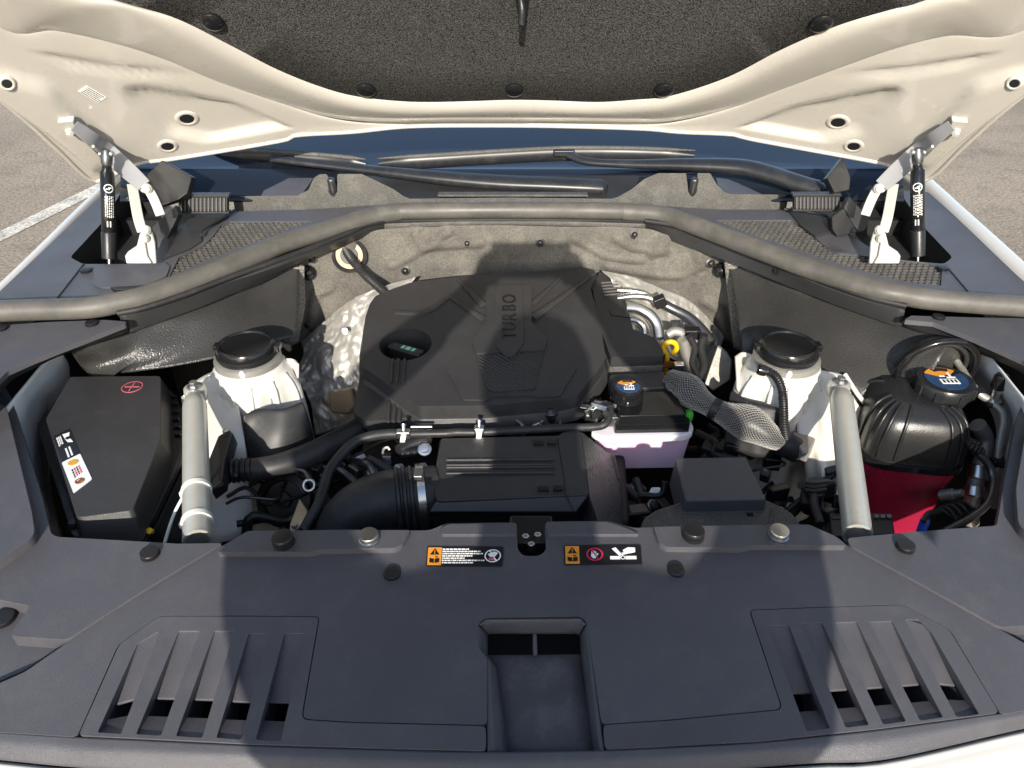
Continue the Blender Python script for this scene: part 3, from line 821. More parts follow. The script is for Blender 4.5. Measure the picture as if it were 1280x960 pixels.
# ------------------------------------------------------------------ firewall felt with studs, plugs and foam strips
fw = thing('firewall_insulation', 'dusty grey moulded felt blanket on the firewall behind the engine', 'insulation', (0, 1.5, .95))
def FY(px, py):   # depth of the felt: curves forward at both sides
    k = abs(px - 640) / 270
    return 1.50 - 0.10 * max(0, k - 0.35) ** 1.6
def pf(px, py, off=0): return PY(px, py, FY(px, py) - off)
T = [(372, 322), (417, 306), (455, 292), (481, 286), (540, 283), (606, 281), (744, 283), (806, 285), (840, 296), (874, 306), (912, 322)]
B1 = [(374, 345), (410, 335), (452, 318), (490, 312), (545, 310), (606, 308), (744, 308), (800, 312), (840, 325), (878, 338), (916, 352)]
B2 = [(373, 382), (405, 372), (445, 352), (490, 338), (545, 336), (606, 336), (744, 336), (790, 340), (835, 352), (880, 376), (918, 390)]
B3 = [(368, 430), (400, 412), (435, 385), (480, 366), (545, 358), (606, 360), (744, 362), (790, 362), (830, 376), (885, 410), (922, 432)]
RIBS = [[(436, 296), (446, 330), (470, 345)], [(560, 288), (545, 300), (490, 330)], [(720, 296), (760, 318), (800, 322)], [(870, 308), (876, 330), (850, 342), (820, 340), (760, 330)], [(905, 420), (900, 385), (880, 375)], [(392, 405), (396, 365), (412, 358)],
        [(520, 290), (530, 306), (600, 302)], [(830, 300), (815, 316)], [(770, 296), (790, 306), (830, 312)]]
def fdisp(v, i, j):
    p = proj(v); o = nzd(v, 9, .010) + nzd(v, 22, .004, 5)
    for r_ in RIBS:
        d = min(seg_d(p, r_[k], r_[k + 1]) for k in range(len(r_) - 1))
        o += 0.010 * math.exp(-(d / 5.0) ** 2)
    return v + Vector((0, -1, .15)) * o
loft('felt_blanket', [[pf(*q) for q in l] for l in (T, B1, B2, B3)], M['fwfelt'], fw, nc=150, per=22, thick=.006, disp=fdisp, sharp=80)
for px, py in [(584, 304), (675, 303), (507, 338), (391, 323), (385, 405), (793, 293), (888, 329)]:
    c = pf(px, py, .006)
    lathe('stud', [(.010, -.01), (.010, .001), (.006, .002), (.0055, .008), (.003, .010), (.0005, .010)], c, M['black'], fw, axis=(0, -1, .3), sides=14)
for px, py in [(385, 341), (902, 338)]:
    lathe('rubber_plug', [(.016, -.01), (.016, .002), (.013, .009), (.007, .013), (.0005, .014)], pf(px, py, .010), M['gloss'], fw, axis=(0, -1, .3), sides=24)
g = pf(437, 319, .004)
pz = lathe('cable_grommet', [(.036, -.01), (.036, .006), (.030, .010), (.028, .004), (.020, .003), (.018, .008), (.0005, .008)], g, M['rubber'], fw, axis=(0.1, -1, .35), sides=30)
lathe('grommet_plate', [(.0275, .003), (.0275, .0065), (.0185, .007), (.018, .004)], g, M['tan'], pz, axis=(0.1, -1, .35), sides=30)
corrugated('wiring_conduit', [pf(432, 312, .0), pf(441, 326, .03), PY(458, 345, 1.43), PY(480, 365, 1.40), PY(500, 385, 1.39)], .008, .0018, .0045, M['rubber'], None,
           label='black ribbed cable conduit from the firewall grommet to the engine cover', cat='conduit')
def strip(pts, w, m_, name, parent, th=.012):
    l1 = [PY(x, y, FY(x, y) - .03) for x, y in pts]; l2 = [PY(x + w, y, FY(x, y) - .03) for x, y in pts]
    return loft(name, [l1, [a_.lerp(b_, .5) + Vector((0, -.008, 0)) for a_, b_ in zip(l1, l2)], l2], m_, parent, nc=24, per=4, thick=th)
strip([(364, 330), (364, 352), (365, 375), (362, 395), (356, 425)], 13, M['foam'], 'foam_strip', fw)
strip([(909, 324), (911, 345), (914, 372), (917, 400), (920, 432)], 13, M['foam'], 'foam_strip', fw)

# ================================================================== cowl, seal, windshield, wipers
cowl = thing('cowl_cover', 'black plastic cowl panel with mesh air inlets under the windshield', 'cowl', PS(640, 260, COW))
ST_ = [(-260, 408), (-130, 396), (0, 389), (52, 387), (110, 385), (150, 378), (180, 371), (230, 354), (280, 335), (330, 315), (360, 303), (430, 281), (465, 270), (503, 264)]
SR_ = [(778, 264), (815, 267), (840, 272), (890, 290), (950, 313), (1015, 337), (1090, 361), (1130, 369), (1160, 374), (1220, 379), (1280, 383), (1400, 392), (1520, 400)]
sealt = thing('hood_seal', 'long grey rubber weatherstrip bulb running round the rear of the engine bay', 'rubber seal', PS(640, 264, COW))
def sl(pts): return [PS(x, y, COW, .016) for x, y in pts]
tube('seal_side', sl(ST_[:-1]) + [PS(499.5, 264.4, COW, .016)], .0175, M['seal'], sealt, n=120, sides=20)
tube('seal_centre', [PS(500, 264, COW, .017), PS(570, 263, COW, .017), PS(640, 262.6, COW, .017), PS(710, 263, COW, .017), PS(779, 264, COW, .017)], .0165, M['seal'], sealt, n=40, sides=20)
tube('seal_side', [PS(779.5, 264.4, COW, .016)] + sl(SR_[1:]), .0175, M['seal'], sealt, n=120, sides=20)
tube('seal_bead', [PS(x, y, COW, .006) + Vector((0, -.010, 0)) for x, y in [(150, 388), (180, 382), (230, 366), (280, 347), (330, 329), (380, 311), (430, 291), (455, 280), (480, 273.5)]], .005, M['rubber'], sealt, n=60, sides=10)
tube('seal_bead', [PS(x, y, COW, .006) + Vector((0, -.010, 0)) for x, y in [(806, 273.5), (840, 279), (880, 290), (927, 305), (970, 323), (1015, 344), (1080, 367), (1130, 379)]], .005, M['rubber'], sealt, n=60, sides=10)
# beam under the seal
MIDL = [(150, 392), (180, 387), (230, 370), (280, 352), (330, 336), (380, 318), (430, 297), (455, 285), (480, 277), (503, 274.5), (570, 273.5), (640, 273), (710, 273.5), (778, 274.5), (806, 276.5), (840, 283), (880, 293), (927, 308), (970, 329), (1015, 350), (1080, 373), (1130, 386)]
BOTL = [(158, 415), (180, 407), (250, 382), (285, 367), (320, 352), (370, 328), (417, 310), (455, 296), (480, 290.5), (520, 288), (606, 286), (680, 286), (744, 287.5), (806, 290.5), (840, 300), (870, 310), (897, 320), (935, 335), (972, 350), (1010, 365), (1047, 380), (1127, 408)]
bt = [PS(x, y - 6, COW, .004) for x, y in MIDL]; bmid = [PS(x, y, COW, -.004) for x, y in MIDL]; bb_ = [PS(x, y, COW, -.034) for x, y in BOTL]
loft('beam', [bt, bmid, [p.lerp(q, .08) + Vector((0, -.004, 0)) for p, q in zip(crom(bmid, 60), crom(bb_, 60))], bb_, [p + Vector((0, .03, -.004)) for p in crom(bb_, 60)]], M['trim'], cowl, nc=140, per=4, thick=.003, smooth_rows=False, sharp=30)
for (xa, xb) in ((481, 806),):
    l1 = [PS(x, y, COW, -.005) + Vector((0, -.0065, 0)) for x, y in [(481, 277.5), (560, 275), (640, 274.5), (720, 275), (806, 277.5)]]
    l2 = [PS(x, y, COW, -.033) + Vector((0, -.0065, 0)) for x, y in [(481, 290), (560, 286.5), (640, 285.5), (720, 286.5), (806, 290)]]
    loft('beam_cap', [l1, l2], M['cowl'], cowl, nc=40, per=2, thick=.003)
# deck of the cowl behind the seal
DECK = [(-120, 392), (0, 380), (60, 375), (150, 368), (230, 345), (330, 305), (420, 272), (503, 256), (640, 255), (778, 256), (860, 270), (950, 305), (1090, 350), (1160, 362), (1280, 372), (1400, 384),
        (1300, 335), (1228, 300), (1160, 240), (1100, 236), (1010, 262), (900, 262), (640, 246), (380, 262), (225, 266), (190, 240), (128, 243), (52, 315), (0, 364), (-60, 420)]
MESH_L = zc(180, 190, .25, [(125, 625), (175, 525), (300, 465), (345, 420), (385, 365), (430, 347), (840, 345), (760, 378), (500, 470), (300, 545)])
MESH_R = zc(840, 200, .25, [(215, 300), (600, 300), (650, 330), (760, 425), (830, 465), (1100, 495), (1280, 515), (1350, 550), (1345, 628), (1180, 612), (900, 540), (600, 440), (400, 375)])
CD = on(COW, -.006)
hl_, hr_ = PXY(MESH_L, CD, .004), PXY(MESH_R, CD, .004)
pkl = PXY(zc(0, 0, .34375, [(255, 935), (380, 800), (440, 700), (470, 640), (560, 700), (600, 830), (580, 900), (480, 960), (300, 960)]), CD, .01)
pkr = PXY(zc(840, 0, .34375, [(1020, 935), (920, 830), (800, 660), (740, 640), (660, 760), (640, 850), (720, 900), (830, 945), (990, 960)]), CD, .01)
plate('deck_panel', dense(PXY(DECK, CD, .004)), [hl_, hr_, pkl, pkr], CD, .006, M['panel'], cowl, bev=.0015, grid=.04)
for pk in (pkl, pkr):
    plate('hinge_pocket', offset_poly(pk, -.01), [], on(COW, -.075), .004, M['trim'], cowl, bev=0)
    n_ = len(pk); vv = [Vector((p[0], p[1], COW(*p) - .008)) for p in pk] + [Vector((p[0], p[1], COW(*p) - .078)) for p in pk]
    mk('pocket_wall', vv, [[i, (i + 1) % n_, n_ + (i + 1) % n_, n_ + i] for i in range(n_)], M['trim'], cowl)
def honey(name, poly, surf, cell, parent):
    vs, fs = [], []
    x0 = min(p[0] for p in poly); x1 = max(p[0] for p in poly); y0 = min(p[1] for p in poly); y1 = max(p[1] for p in poly)
    def bar(a, c, w=.0021, h=.005):
        d = (c - a); d.normalize(); s = Vector((-d.y, d.x)) * w / 2; k = len(vs)
        for q, sgn in ((a, 1), (a, -1), (c, -1), (c, 1)):
            p_ = q + s * sgn; z = surf(p_.x, p_.y)
            vs.append(Vector((p_.x, p_.y, z))); vs.append(Vector((p_.x, p_.y, z - h)))
        fs.extend([[k, k + 2, k + 4, k + 6], [k, k + 1, k + 3, k + 2], [k + 4, k + 5, k + 7, k + 6], [k + 2, k + 3, k + 5, k + 4], [k + 6, k + 7, k + 1, k]])
    hx = cell; hy = cell * 1.15; r_ = 0; y = y0
    while y < y1 + hy:
        x = x0 + (hx / 2 if r_ % 2 else 0)
        while x < x1 + hx:
            a = Vector((x, y)); 
            e = [a + Vector((-hx / 2, hy * .25)), a + Vector((0, -hy * .10)), a + Vector((hx / 2, hy * .25))]
            up_ = [e[0], e[0] + Vector((0, hy * .42))]
            for p_, q_ in ((e[0], e[1]), (e[1], e[2]), (up_[0], up_[1])):
                if inside((p_ + q_) / 2, poly): bar(p_.copy(), q_.copy())
            x += hx
        y += hy * .77; r_ += 1
    return mk(name, vs, fs, M['cowl'], parent, smooth=False, kind='stuff')
for hp_ in (hl_, hr_):
    honey('mesh_grille', offset_poly(hp_, -.001), on(COW, -.008), .0118, cowl)
    plate('duct_floor', offset_poly(hp_, -.008), [], on(COW, -.030), .003, M['dark'], cowl, bev=0)
# access flap, seam and clips on the left fender panel
AF = zc(0, 300, .34375, [(330, 155), (380, 100), (600, 80), (618, 95), (605, 130), (520, 165), (370, 172)])
plate('access_flap', dense(PXY(AF, on(COW, -.003), .005)), [], on(COW, -.003), .004, M['panel'], cowl, bev=.0015)
prism('flap_tab', pxs(zc(0, 300, .34375, [(400, 170), (530, 163), (505, 176), (415, 180)]), COW, .001), (0, 0, -.006), M['black'], cowl, bev=.001)
for px, py in [(108, 339), (975, 334 - 0), (1178, 336)]:
    clip(px, py, COW, cowl, .010, .004, off=-.006)
for seg_ in ([(70, 374), (105, 329)], [(1212, 366), (1182, 331)]):
    a_, c_ = pxs(seg_, COW, -.0045); d_ = (c_ - a_).normalized(); s_ = Vector((-d_.y, d_.x, 0)) * .0012
    prism('panel_seam', [a_ - s_, c_ - s_, c_ + s_, a_ + s_], (0, 0, -.002), M['dark'], cowl, bev=0)
# side panels in front of the seal, with a bevelled front face
def fpanel(top, bot, clips):
    a_ = [PS(x, y, COW, -.004) for x, y in top]; c_ = [PS(x, y, COW, -.040) for x, y in bot]
    n_ = len(a_)
    return a_, c_
UL = [(-160, 404), (0, 404), (52, 400), (130, 397), (157, 399), (156, 402), (78, 432), (40, 447), (8, 461), (-30, 500), (-160, 600)]
plate('fender_panel', dense(PXY(UL, COW, .003)), [], on(COW, -.004), .008, M['panel'], cowl, bev=.002, grid=.05)
loft('fender_panel_face', [[PS(x, y, COW, -.006) for x, y in [(157, 401), (78, 432), (40, 447), (8, 461), (-30, 500), (-160, 600)]],
                           [PS(x, y, COW, -.036) for x, y in [(160, 415), (78, 441), (45, 456), (12, 474), (-24, 512), (-150, 612)]]], M['trim'], cowl, nc=40, per=3, thick=.004)
UR = zc(1080, 380, .15625, [(330, 110), (380, 75), (560, 80), (900, 90), (1280, 98)]) + [(1420, 402), (1420, 540)] + [(1310, 470)] + zc(1080, 380, .15625, [(1280, 430), (900, 260), (560, 130)])
plate('fender_panel', dense(PXY(UR, COW, .003)), [], on(COW, -.004), .008, M['panel'], cowl, bev=.002, grid=.05)
loft('fender_panel_face', [[PS(x, y, COW, -.006) for x, y in zc(1080, 380, .15625, [(330, 105), (560, 140), (900, 265), (1280, 435)]) + [(1320, 480), (1420, 560)]],
                           [PS(x, y, COW, -.040) for x, y in zc(1080, 380, .15625, [(310, 170), (500, 245), (840, 345), (1280, 540)]) + [(1316, 500), (1420, 590)]]], M['trim'], cowl, nc=40, per=3, thick=.004)
clip(115, 405, COW, cowl, .010, .004, off=-.004); clip(1173, 397, COW, cowl, .010, .004, off=-.004)
clip(2, 411, COW, cowl, .010, .004, off=-.004)
# upright grey cowl wall with two humps and a notch in each
CWY = 1.60
CWL = [(290, 245), (372, 244), (385, 237), (392, 222), (399, 217.5), (408, 217), (411, 222), (411, 240), (414, 244), (418, 244), (421, 240), (421, 218), (424, 217), (452, 217), (467, 224), (492, 236), (505, 245), (512, 248), (640, 246.5), (764, 248), (772, 246), (788, 237), (806, 223), (823, 216), (858, 216), (861, 240), (864, 244), (868, 244), (871, 240), (872, 216), (888, 216), (897, 231), (905, 239), (912, 242), (983, 243), (986, 247), (982, 266),
       (840, 264), (778, 262), (640, 260), (503, 262), (430, 266), (294, 266)]
prism('cowl_wall', [PY(x, y, CWY) for x, y in CWL], (0, .015, -.012), M['cowl'], cowl, bev=.002)
for px in (416, 866):
    lathe('drain_peg', [(.0085, -.02), (.0085, .022), (.006, .026), (.0005, .027)], PY(px, 236, CWY + .004), M['pipe'], cowl, axis=(0, -.3, 1), sides=16)
prism('cowl_trim', [PY(x, y, CWY - .004) for x, y in [(547, 243.5), (735, 243.5), (735, 246), (547, 246)]], (0, .02, 0), M['cowl'], cowl, bev=.001)
# slate screens behind the wall and louvred boxes at both ends
prism('cowl_screen', [PY(237, 222, 1.68), PY(392, 222, 1.70), PY(375, 246, 1.615), PY(232, 246, 1.615)], (0, .01, -.01), M['panel'], cowl, bev=.002)
prism('cowl_screen', [PY(895, 222, 1.70), PY(985, 232, 1.68), PY(992, 246, 1.615), PY(900, 244, 1.615)], (0, .01, -.01), M['panel'], cowl, bev=.002)
prism('cowl_tray', [PY(440, 219, 1.73), PY(800, 219, 1.73), PY(790, 250, 1.615), PY(500, 250, 1.615)], (0, .01, -.02), M['trim'], cowl, bev=.002)
def louvre(x0, x1, y0, y1, Y, n_):
    b0 = prism('louver_box', [PY(x0, y0, Y), PY(x1, y0, Y), PY(x1, y1, Y - .01), PY(x0, y1, Y - .01)], (0, .012, -.004), M['dark'], cowl, bev=.001)
    w = (x1 - x0) / (2 * n_ + 1)
    for k in range(n_):
        xa = x0 + w * (2 * k + 1)
        prism('louver_slat', [PY(xa - w * .1, y0 + 1, Y - .004), PY(xa + w * .9, y0 + 1, Y - .004), PY(xa + w * .9, y1, Y - .014), PY(xa - w * .1, y1, Y - .014)], (0, .008, -.003), M['trim'], b0, bev=.0006)
    prism('louver_rim', [PY(x0 - 2, y0 - 2.5, Y - .006), PY(x1 + 2, y0 - 2.5, Y - .006), PY(x1 + 2, y0 + 1, Y - .006), PY(x0 - 2, y0 + 1, Y - .006)], (0, .016, 0), M['trim'], b0, bev=.001)
    prism('louver_rim', [PY(x0 - 2, y1 - 1, Y - .016), PY(x1 + 2, y1 - 1, Y - .016), PY(x1 + 2, y1 + 1.5, Y - .016), PY(x0 - 2, y1 + 1.5, Y - .016)], (0, .016, 0), M['trim'], b0, bev=.001)
louvre(223, 284, 246, 266, 1.52, 12); louvre(993, 1050, 245, 263, 1.52, 12)
tl_ = zc(180, 190, .25, [(155, 307), (425, 312), (400, 335), (285, 385), (290, 440), (230, 480), (100, 530)])
prism('drain_tray', pxs(tl_, COW, -.002), (0, 0, -.006), M['trim'], cowl, bev=.0015)
tube('tray_rib', pxs(zc(180, 190, .25, [(285, 415), (300, 385), (400, 325), (455, 290)]), COW, .004), .003, M['black'], cowl, n=20, sides=8)
tr_ = zc(840, 200, .25, [(575, 240), (760, 265), (800, 300), (800, 355), (720, 380), (640, 320)])
prism('drain_tray', pxs(tr_, COW, -.002), (0, 0, -.006), M['trim'], cowl, bev=.0015)
tube('tray_rib', pxs(zc(840, 200, .25, [(560, 245), (740, 270), (800, 305), (805, 350)]), COW, .004), .003, M['black'], cowl, n=20, sides=8)
# dark corner brackets between cowl and hinge
for pts, m_ in ((zc(60, 140, .1875, [(640, 430), (760, 320), (960, 430), (930, 540), (860, 590), (700, 640)]), M['black']),
                (zc(60, 140, .1875, [(690, 770), (850, 620), (870, 680), (770, 900), (730, 960), (720, 830)]), M['trim']),
                (zc(1000, 140, .1875, [(180, 440), (290, 300), (340, 440), (330, 520), (230, 540)]), M['black']),
                (zc(1000, 140, .1875, [(290, 640), (330, 560), (470, 720), (430, 790), (390, 800)]), M['trim']),
                (zc(1000, 140, .1875, [(210, 700), (290, 640), (390, 800), (250, 830), (215, 780)]), M['black'])):
    prism('corner_bracket', [PY(x, y, 1.50 - .0012 * (y - 230)) for x, y in pts], (0, .02, -.01), m_, cowl, bev=.002)
# windshield
ws = [[PY(x, 250, 1.70 - .22 * ((x - 640) / 480) ** 2) for x in (150, 300, 470, 640, 810, 980, 1130)],
      [PY(x, 215, 1.80 - .24 * ((x - 640) / 480) ** 2) for x in (150, 300, 470, 640, 810, 980, 1130)],
      [PY(x, 188, 1.93 - .26 * ((x - 640) / 480) ** 2) for x in (140, 300, 470, 640, 810, 980, 1140)],
      [PY(x, 60, 2.75 - .30 * ((x - 640) / 480) ** 2) for x in (140, 300, 470, 640, 810, 980, 1140)]]
wsh = loft('windshield', ws, M['glass'], None, nc=50, per=6, thick=.005, label='dark blue tinted windshield glass behind the cowl', cat='windshield')
def wpt(px, py, o=.0):
    # point just above the windshield (its section through the centre plane)
    k = ((px - 640) / 480) ** 2
    ys = [(250, 1.70 - .22 * k), (215, 1.80 - .24 * k), (188, 1.93 - .26 * k), (150, 2.17 - .27 * k)]
    for (ya, da), (yb, db) in zip(ys, ys[1:]):
        if py <= ya and py >= yb: return PY(px, py, da + (db - da) * (ya - py) / (ya - yb) - o)
    return PY(px, py, ys[0][1] - o)
# wipers: arm, hinge cap, blade, rubber
def wiper(label, arm, cap, blade, coupler):
    t = thing('windshield_wiper', label, 'wiper', PY(*arm[-1]))
    path = [PY(x, y, Y) for x, y, Y in arm]
    n_ = len(path)
    tube('arm', path, lambda k, s: .026 - .013 * sstep((k - .25) * 1.6), M['wiper'], t, n=50, sides=12, flat_k=(.65, 1.0))
    cp = PY(*cap)
    lathe('pivot_cap', [(.017, -.01), (.018, .004), (.015, .012), (.008, .015), (.0005, .0155)], cp, M['wiper'], t, axis=(0, -.35, 1), sides=24)
    bl = [PY(x, y, Y) for x, y, Y in blade]
    tube('blade', bl, lambda k, s: .018 * min(1, k * 8 + .3, (1 - k) * 8 + .3), M['wiper'], t, n=60, sides=10, flat_k=(1.0, .6))
    tube('blade_spoiler', [p + Vector((0, -.004, .014)) for p in bl], lambda k, s: .005 * min(1, k * 8 + .2, (1 - k) * 8 + .2), M['cowl'], t, n=60, sides=8)
    tube('blade_rubber', [p + Vector((0, .004, -.011)) for p in bl], .003, M['rubber'], t, n=40, sides=6)
    c_ = PY(*coupler)
    box('coupler', c_, (.05, .016, .016), M['wiper'], t, bev=.004)
    return t
wiper('black wiper whose arm ends in a round cap at the middle of the cowl', [(752, 234, 1.66), (735, 233, 1.66), (690, 231, 1.665), (620, 228, 1.675), (540, 221, 1.69), (440, 210, 1.72), (380, 203, 1.735), (340, 198, 1.75)], (750, 235, 1.655),
      [(262, 197, 1.76), (320, 195, 1.765), (380, 199, 1.76), (420, 202, 1.755), (458, 206, 1.74)], (355, 199, 1.75))
wiper('black wiper whose arm bends down to the right corner of the cowl', [(1022, 236, 1.57), (1000, 230, 1.59), (960, 217, 1.63), (925, 209, 1.66), (860, 206, 1.69), (790, 205, 1.72), (735, 202, 1.745), (712, 194, 1.77)], (1021, 238, 1.565),
      [(473, 205, 1.765), (540, 201, 1.775), (620, 196, 1.79), (700, 192, 1.80), (780, 192, 1.80), (868, 195, 1.775)], (705, 191, 1.785))

# ================================================================== hood hinges and gas struts
def bar(name, pts, w, th, m_, parent, side):
    """flat strap through pts; side: the direction of its thickness"""
    path = crom(pts, max(2, len(pts) * 5)) if len(pts) > 2 else [Vector(p) for p in pts]
    sd_ = Vector(side).normalized(); vs = []; fs = []
    for i, p in enumerate(path):
        tn = (path[min(i + 1, len(path) - 1)] - path[max(i - 1, 0)]).normalized()
        up_ = tn.cross(sd_).normalized(); ww = w(i / (len(path) - 1)) if callable(w) else w
        vs += [p + up_ * ww / 2 + sd_ * th / 2, p - up_ * ww / 2 + sd_ * th / 2, p - up_ * ww / 2 - sd_ * th / 2, p + up_ * ww / 2 - sd_ * th / 2]
    for i in range(len(path) - 1):
        for k in range(4):
            fs.append([i * 4 + k, i * 4 + (k + 1) % 4, (i + 1) * 4 + (k + 1) % 4, (i + 1) * 4 + k])
    fs += [[0, 1, 2, 3], [len(vs) - 4, len(vs) - 3, len(vs) - 2, len(vs) - 1]]
    return mk(name, vs, fs, m_, parent, bev=.0015)
def hinge(label, S):
    X = (lambda x: x) if S < 0 else (lambda x: 1280 - x + 2)
    zo = lambda pts: [(X(60 + x * .1875), 140 + y * .1875) for x, y in pts]
    q = zo([(175, 90), (300, 185), (400, 270), (520, 380), (640, 490)])
    pa = [PH(*q[0], .012), PH(*q[1], .016), PY(*q[2], 1.455), PY(*q[3], 1.435), PY(*q[4], 1.41)]
    t = bar('hinge', pa, lambda k: .020 + .014 * math.sin(k * 2.6), .006, M['hingeg'], hood, (-S * .5, -.8, .3)); t['label'] = label
    lipd = Vector((-S * .5, -.8, .3)).normalized()
    tube('arm_lip', [p + lipd * .004 + Vector((-S * -.004, 0, -.012)) for p in pa[1:]], .003, M['hinge'], t, n=24, sides=8)
    ft = zo([(60, 70), (170, 60), (190, 140), (130, 150)])
    prism('mount_foot', [PH(x, y, .010) for x, y in ft], HN * -.012, M['hinge'], t, bev=.002)
    lathe('bolt', [(.010, -.004), (.010, .003), (.0065, .004), (.0065, .010), (.0005, .0105)], PH(*zo([(150, 130)])[0], .010), M['hinge'], t, axis=HN, sides=6)
    a_, c_ = zo([(560, 480), (600, 700)]); c2 = zo([(630, 800)])[0]
    bar('link', [PY(*a_, 1.42), PY(*c_, 1.36), PY(*c2, 1.34)], .018, .007, M['hinge'], t, (-S * .5, -.8, .3))
    a_, b_, c_ = zo([(660, 500), (705, 580), (750, 690)])
    bar('link', [PY(*a_, 1.40), PY(*b_, 1.395), PY(*c_, 1.385)], .017, .007, M['hinge'], t, (-S * .5, -.8, .3))
    br = zo([(510, 960), (530, 930), (590, 890), (610, 810), (640, 780), (690, 800), (710, 870), (720, 1010), (520, 1010)])
    prism('base_bracket', [PY(x, y, 1.335 - .0012 * (y - 290)) for x, y in br], (0, .006, -.002), M['hinge'], t, bev=.002)
    bb2 = zo([(590, 890), (640, 850), (660, 960), (690, 1010), (600, 1010)])
    prism('bracket_rib', [PY(x, y, 1.328 - .0012 * (y - 290)) for x, y in bb2], (0, .006, -.002), M['hinge'], t, bev=.002)
    for (x, y), Y, r_ in ((zo([(660, 510)])[0], 1.395, .009), (zo([(655, 785)])[0], 1.325, .008), (zo([(650, 845)])[0], 1.32, .007)):
        lathe('pivot_pin', [(r_, -.006), (r_, .004), (r_ * .7, .006), (r_ * .65, .009), (.0005, .0095)], PY(x, y, Y), M['hinge'], t, axis=(-.3 * S, -1, .25), sides=16)
    return t
hinge('pale painted hood hinge beside the left gas strut', -1)
hinge('pale painted hood hinge beside the right gas strut', 1)
def gas(label, top, bot, tx):
    t0_ = PH(*top, .035); b0_ = PS(*bot, COW, -.02)
    ax = (t0_ - b0_); L = ax.length; ax.normalize()
    t = thing('gas_strut', label, 'gas strut', b0_, 'hood gas struts')
    lathe('cylinder', [(.0105, .26 * L), (.0122, .27 * L), (.0122, .80 * L), (.009, .82 * L), (.008, .86 * L)], b0_, M['gloss'], t, axis=ax, sides=24)
    lathe('sleeve', [(.0095, .05 * L), (.0132, .055 * L), (.0132, .275 * L), (.0125, .285 * L), (.0115, .29 * L)], b0_, M['black'], t, axis=ax, sides=24)
    lathe('piston_rod', [(.0035, -.01), (.0035, .07 * L)], b0_, M['steel'], t, axis=ax, sides=12)
    lathe('ball_socket', [(.007, .85 * L), (.0095, .87 * L), (.0105, .94 * L), (.0085, .985 * L), (.004, L)], b0_, M['pipe'], t, axis=ax, sides=18)
    lathe('ball_stud', [(.006, -.012), (.006, .012), (.004, .014)], b0_ + ax * .955 * L, M['steel'], t, axis=(1, 0, 0), sides=14)
    # printed mark: a ring with a slash, lines of small type and two short bars
    side = Vector((-1, 0, 0)); fr = (CAM - (b0_ + ax * L * .5)); fr = (fr - ax * fr.dot(ax)).normalized(); rt = ax.cross(fr)
    rt = -rt if rt.x < 0 else rt
    def on_c(a, h, r_=.0124): return b0_ + ax * h * L + (fr * math.cos(a) + rt * math.sin(a)) * r_
    vs, fs = [], []
    def patch(a0_, a1_, h0, h1, n_=3):
        k = len(vs)
        for i in range(n_ + 1):
            a = a0_ + (a1_ - a0_) * i / n_
            vs.append(on_c(a, h0)); vs.append(on_c(a, h1))
        for i in range(n_): fs.append([k + 2 * i, k + 2 * i + 2, k + 2 * i + 3, k + 2 * i + 1])
    for i in range(16):
        aa, ab = 2 * math.pi * i / 16, 2 * math.pi * (i + 1) / 16
        k = len(vs)
        for ang in (aa, ab):
            for r_ in (.55, .68):
                vs.append(on_c(tx + r_ * math.cos(ang), .665 + r_ * .042 * math.sin(ang) / .68 * .9))
        fs.append([k, k + 2, k + 3, k + 1])
    patch(tx - .4, tx + .15, .655, .663, 2); patch(tx - .05, tx + .4, .667, .675, 2)
    random.seed(int(top[0]))
    for ln in range(5):
        h = .60
        while h > .42:
            w_ = random.uniform(.008, .025); a = tx - .55 + ln * .27
            patch(a, a + .12, h - w_, h, 1); h -= w_ + .008
    for a in (tx - .35, tx + .05): patch(a, a + .15, .335, .385, 1)
    mk('printed_marking', vs, fs, M['wprint'], t, smooth=False, kind=None)
    return t
gas('slim black gas strut with white printing propping the hood, beside the painted parking line', (133, 186), (137, 331), .15)
gas('slim black gas strut with white printing propping the hood, beside the tan open ground', (1147, 184), (1147, 327), .0)

# ================================================================== engine cover
ec = thing('engine_cover', 'matt black engine cover embossed TURBO in the middle of the bay', 'engine cover', PS(610, 440, ENG))
MAIN = [(453, 419), (457, 395), (462, 380), (469, 370), (490, 361), (517, 352), (568, 346), (692, 338), (727, 334), (743, 337), (746, 345), (738, 360), (745, 385), (752, 412), (757, 448), (748, 462), (722, 494), (700, 499), (606, 507), (524, 508), (505, 496), (462, 464), (453, 460)]
mo = PXY(MAIN, ENG, .006)
hc = PS(507, 430, ENG); hr = .047
hole = [(hc.x + hr * math.cos(2 * math.pi * k / 40), hc.y + hr * math.sin(2 * math.pi * k / 40)) for k in range(40)]
def ENGB(x, y): return ENG(x, y) - .010 * sstep((abs(x - hc.x - .13) - .14) / .06)
plate('top_panel', dense(mo, .02), [hole], ENG, .030, M['engine'], ec, bev=.006, seg=3)
# drooping skirt round the panel's edge
n_ = len(mo); top_ = [Vector((p[0], p[1], ENG(*p) - .022)) for p in offset_poly(mo, -.0015)]; bo_ = offset_poly(mo, -.011)
bi_ = offset_poly(mo, .004)
v, f = gridmesh([[Vector((p[0], p[1], ENG(*p) - .026)) for p in bi_], top_, [Vector((p[0], p[1], ENG(*p) - .044)) for p in bo_], [Vector((p[0], p[1], ENG(*p) - .044)) for p in bi_]], closed=True)
mk('edge_skirt', v, f, M['engine'], ec, bev=.003)
wl = lathe('filler_well', [(hr + .001, -.004), (hr * .98, -.02), (hr * .92, -.055)], PS(507, 430, ENG) + Vector((0, 0, 0)), M['engine'], ec, axis=snorm(ENG, 0, 1), sides=40, open_=True)
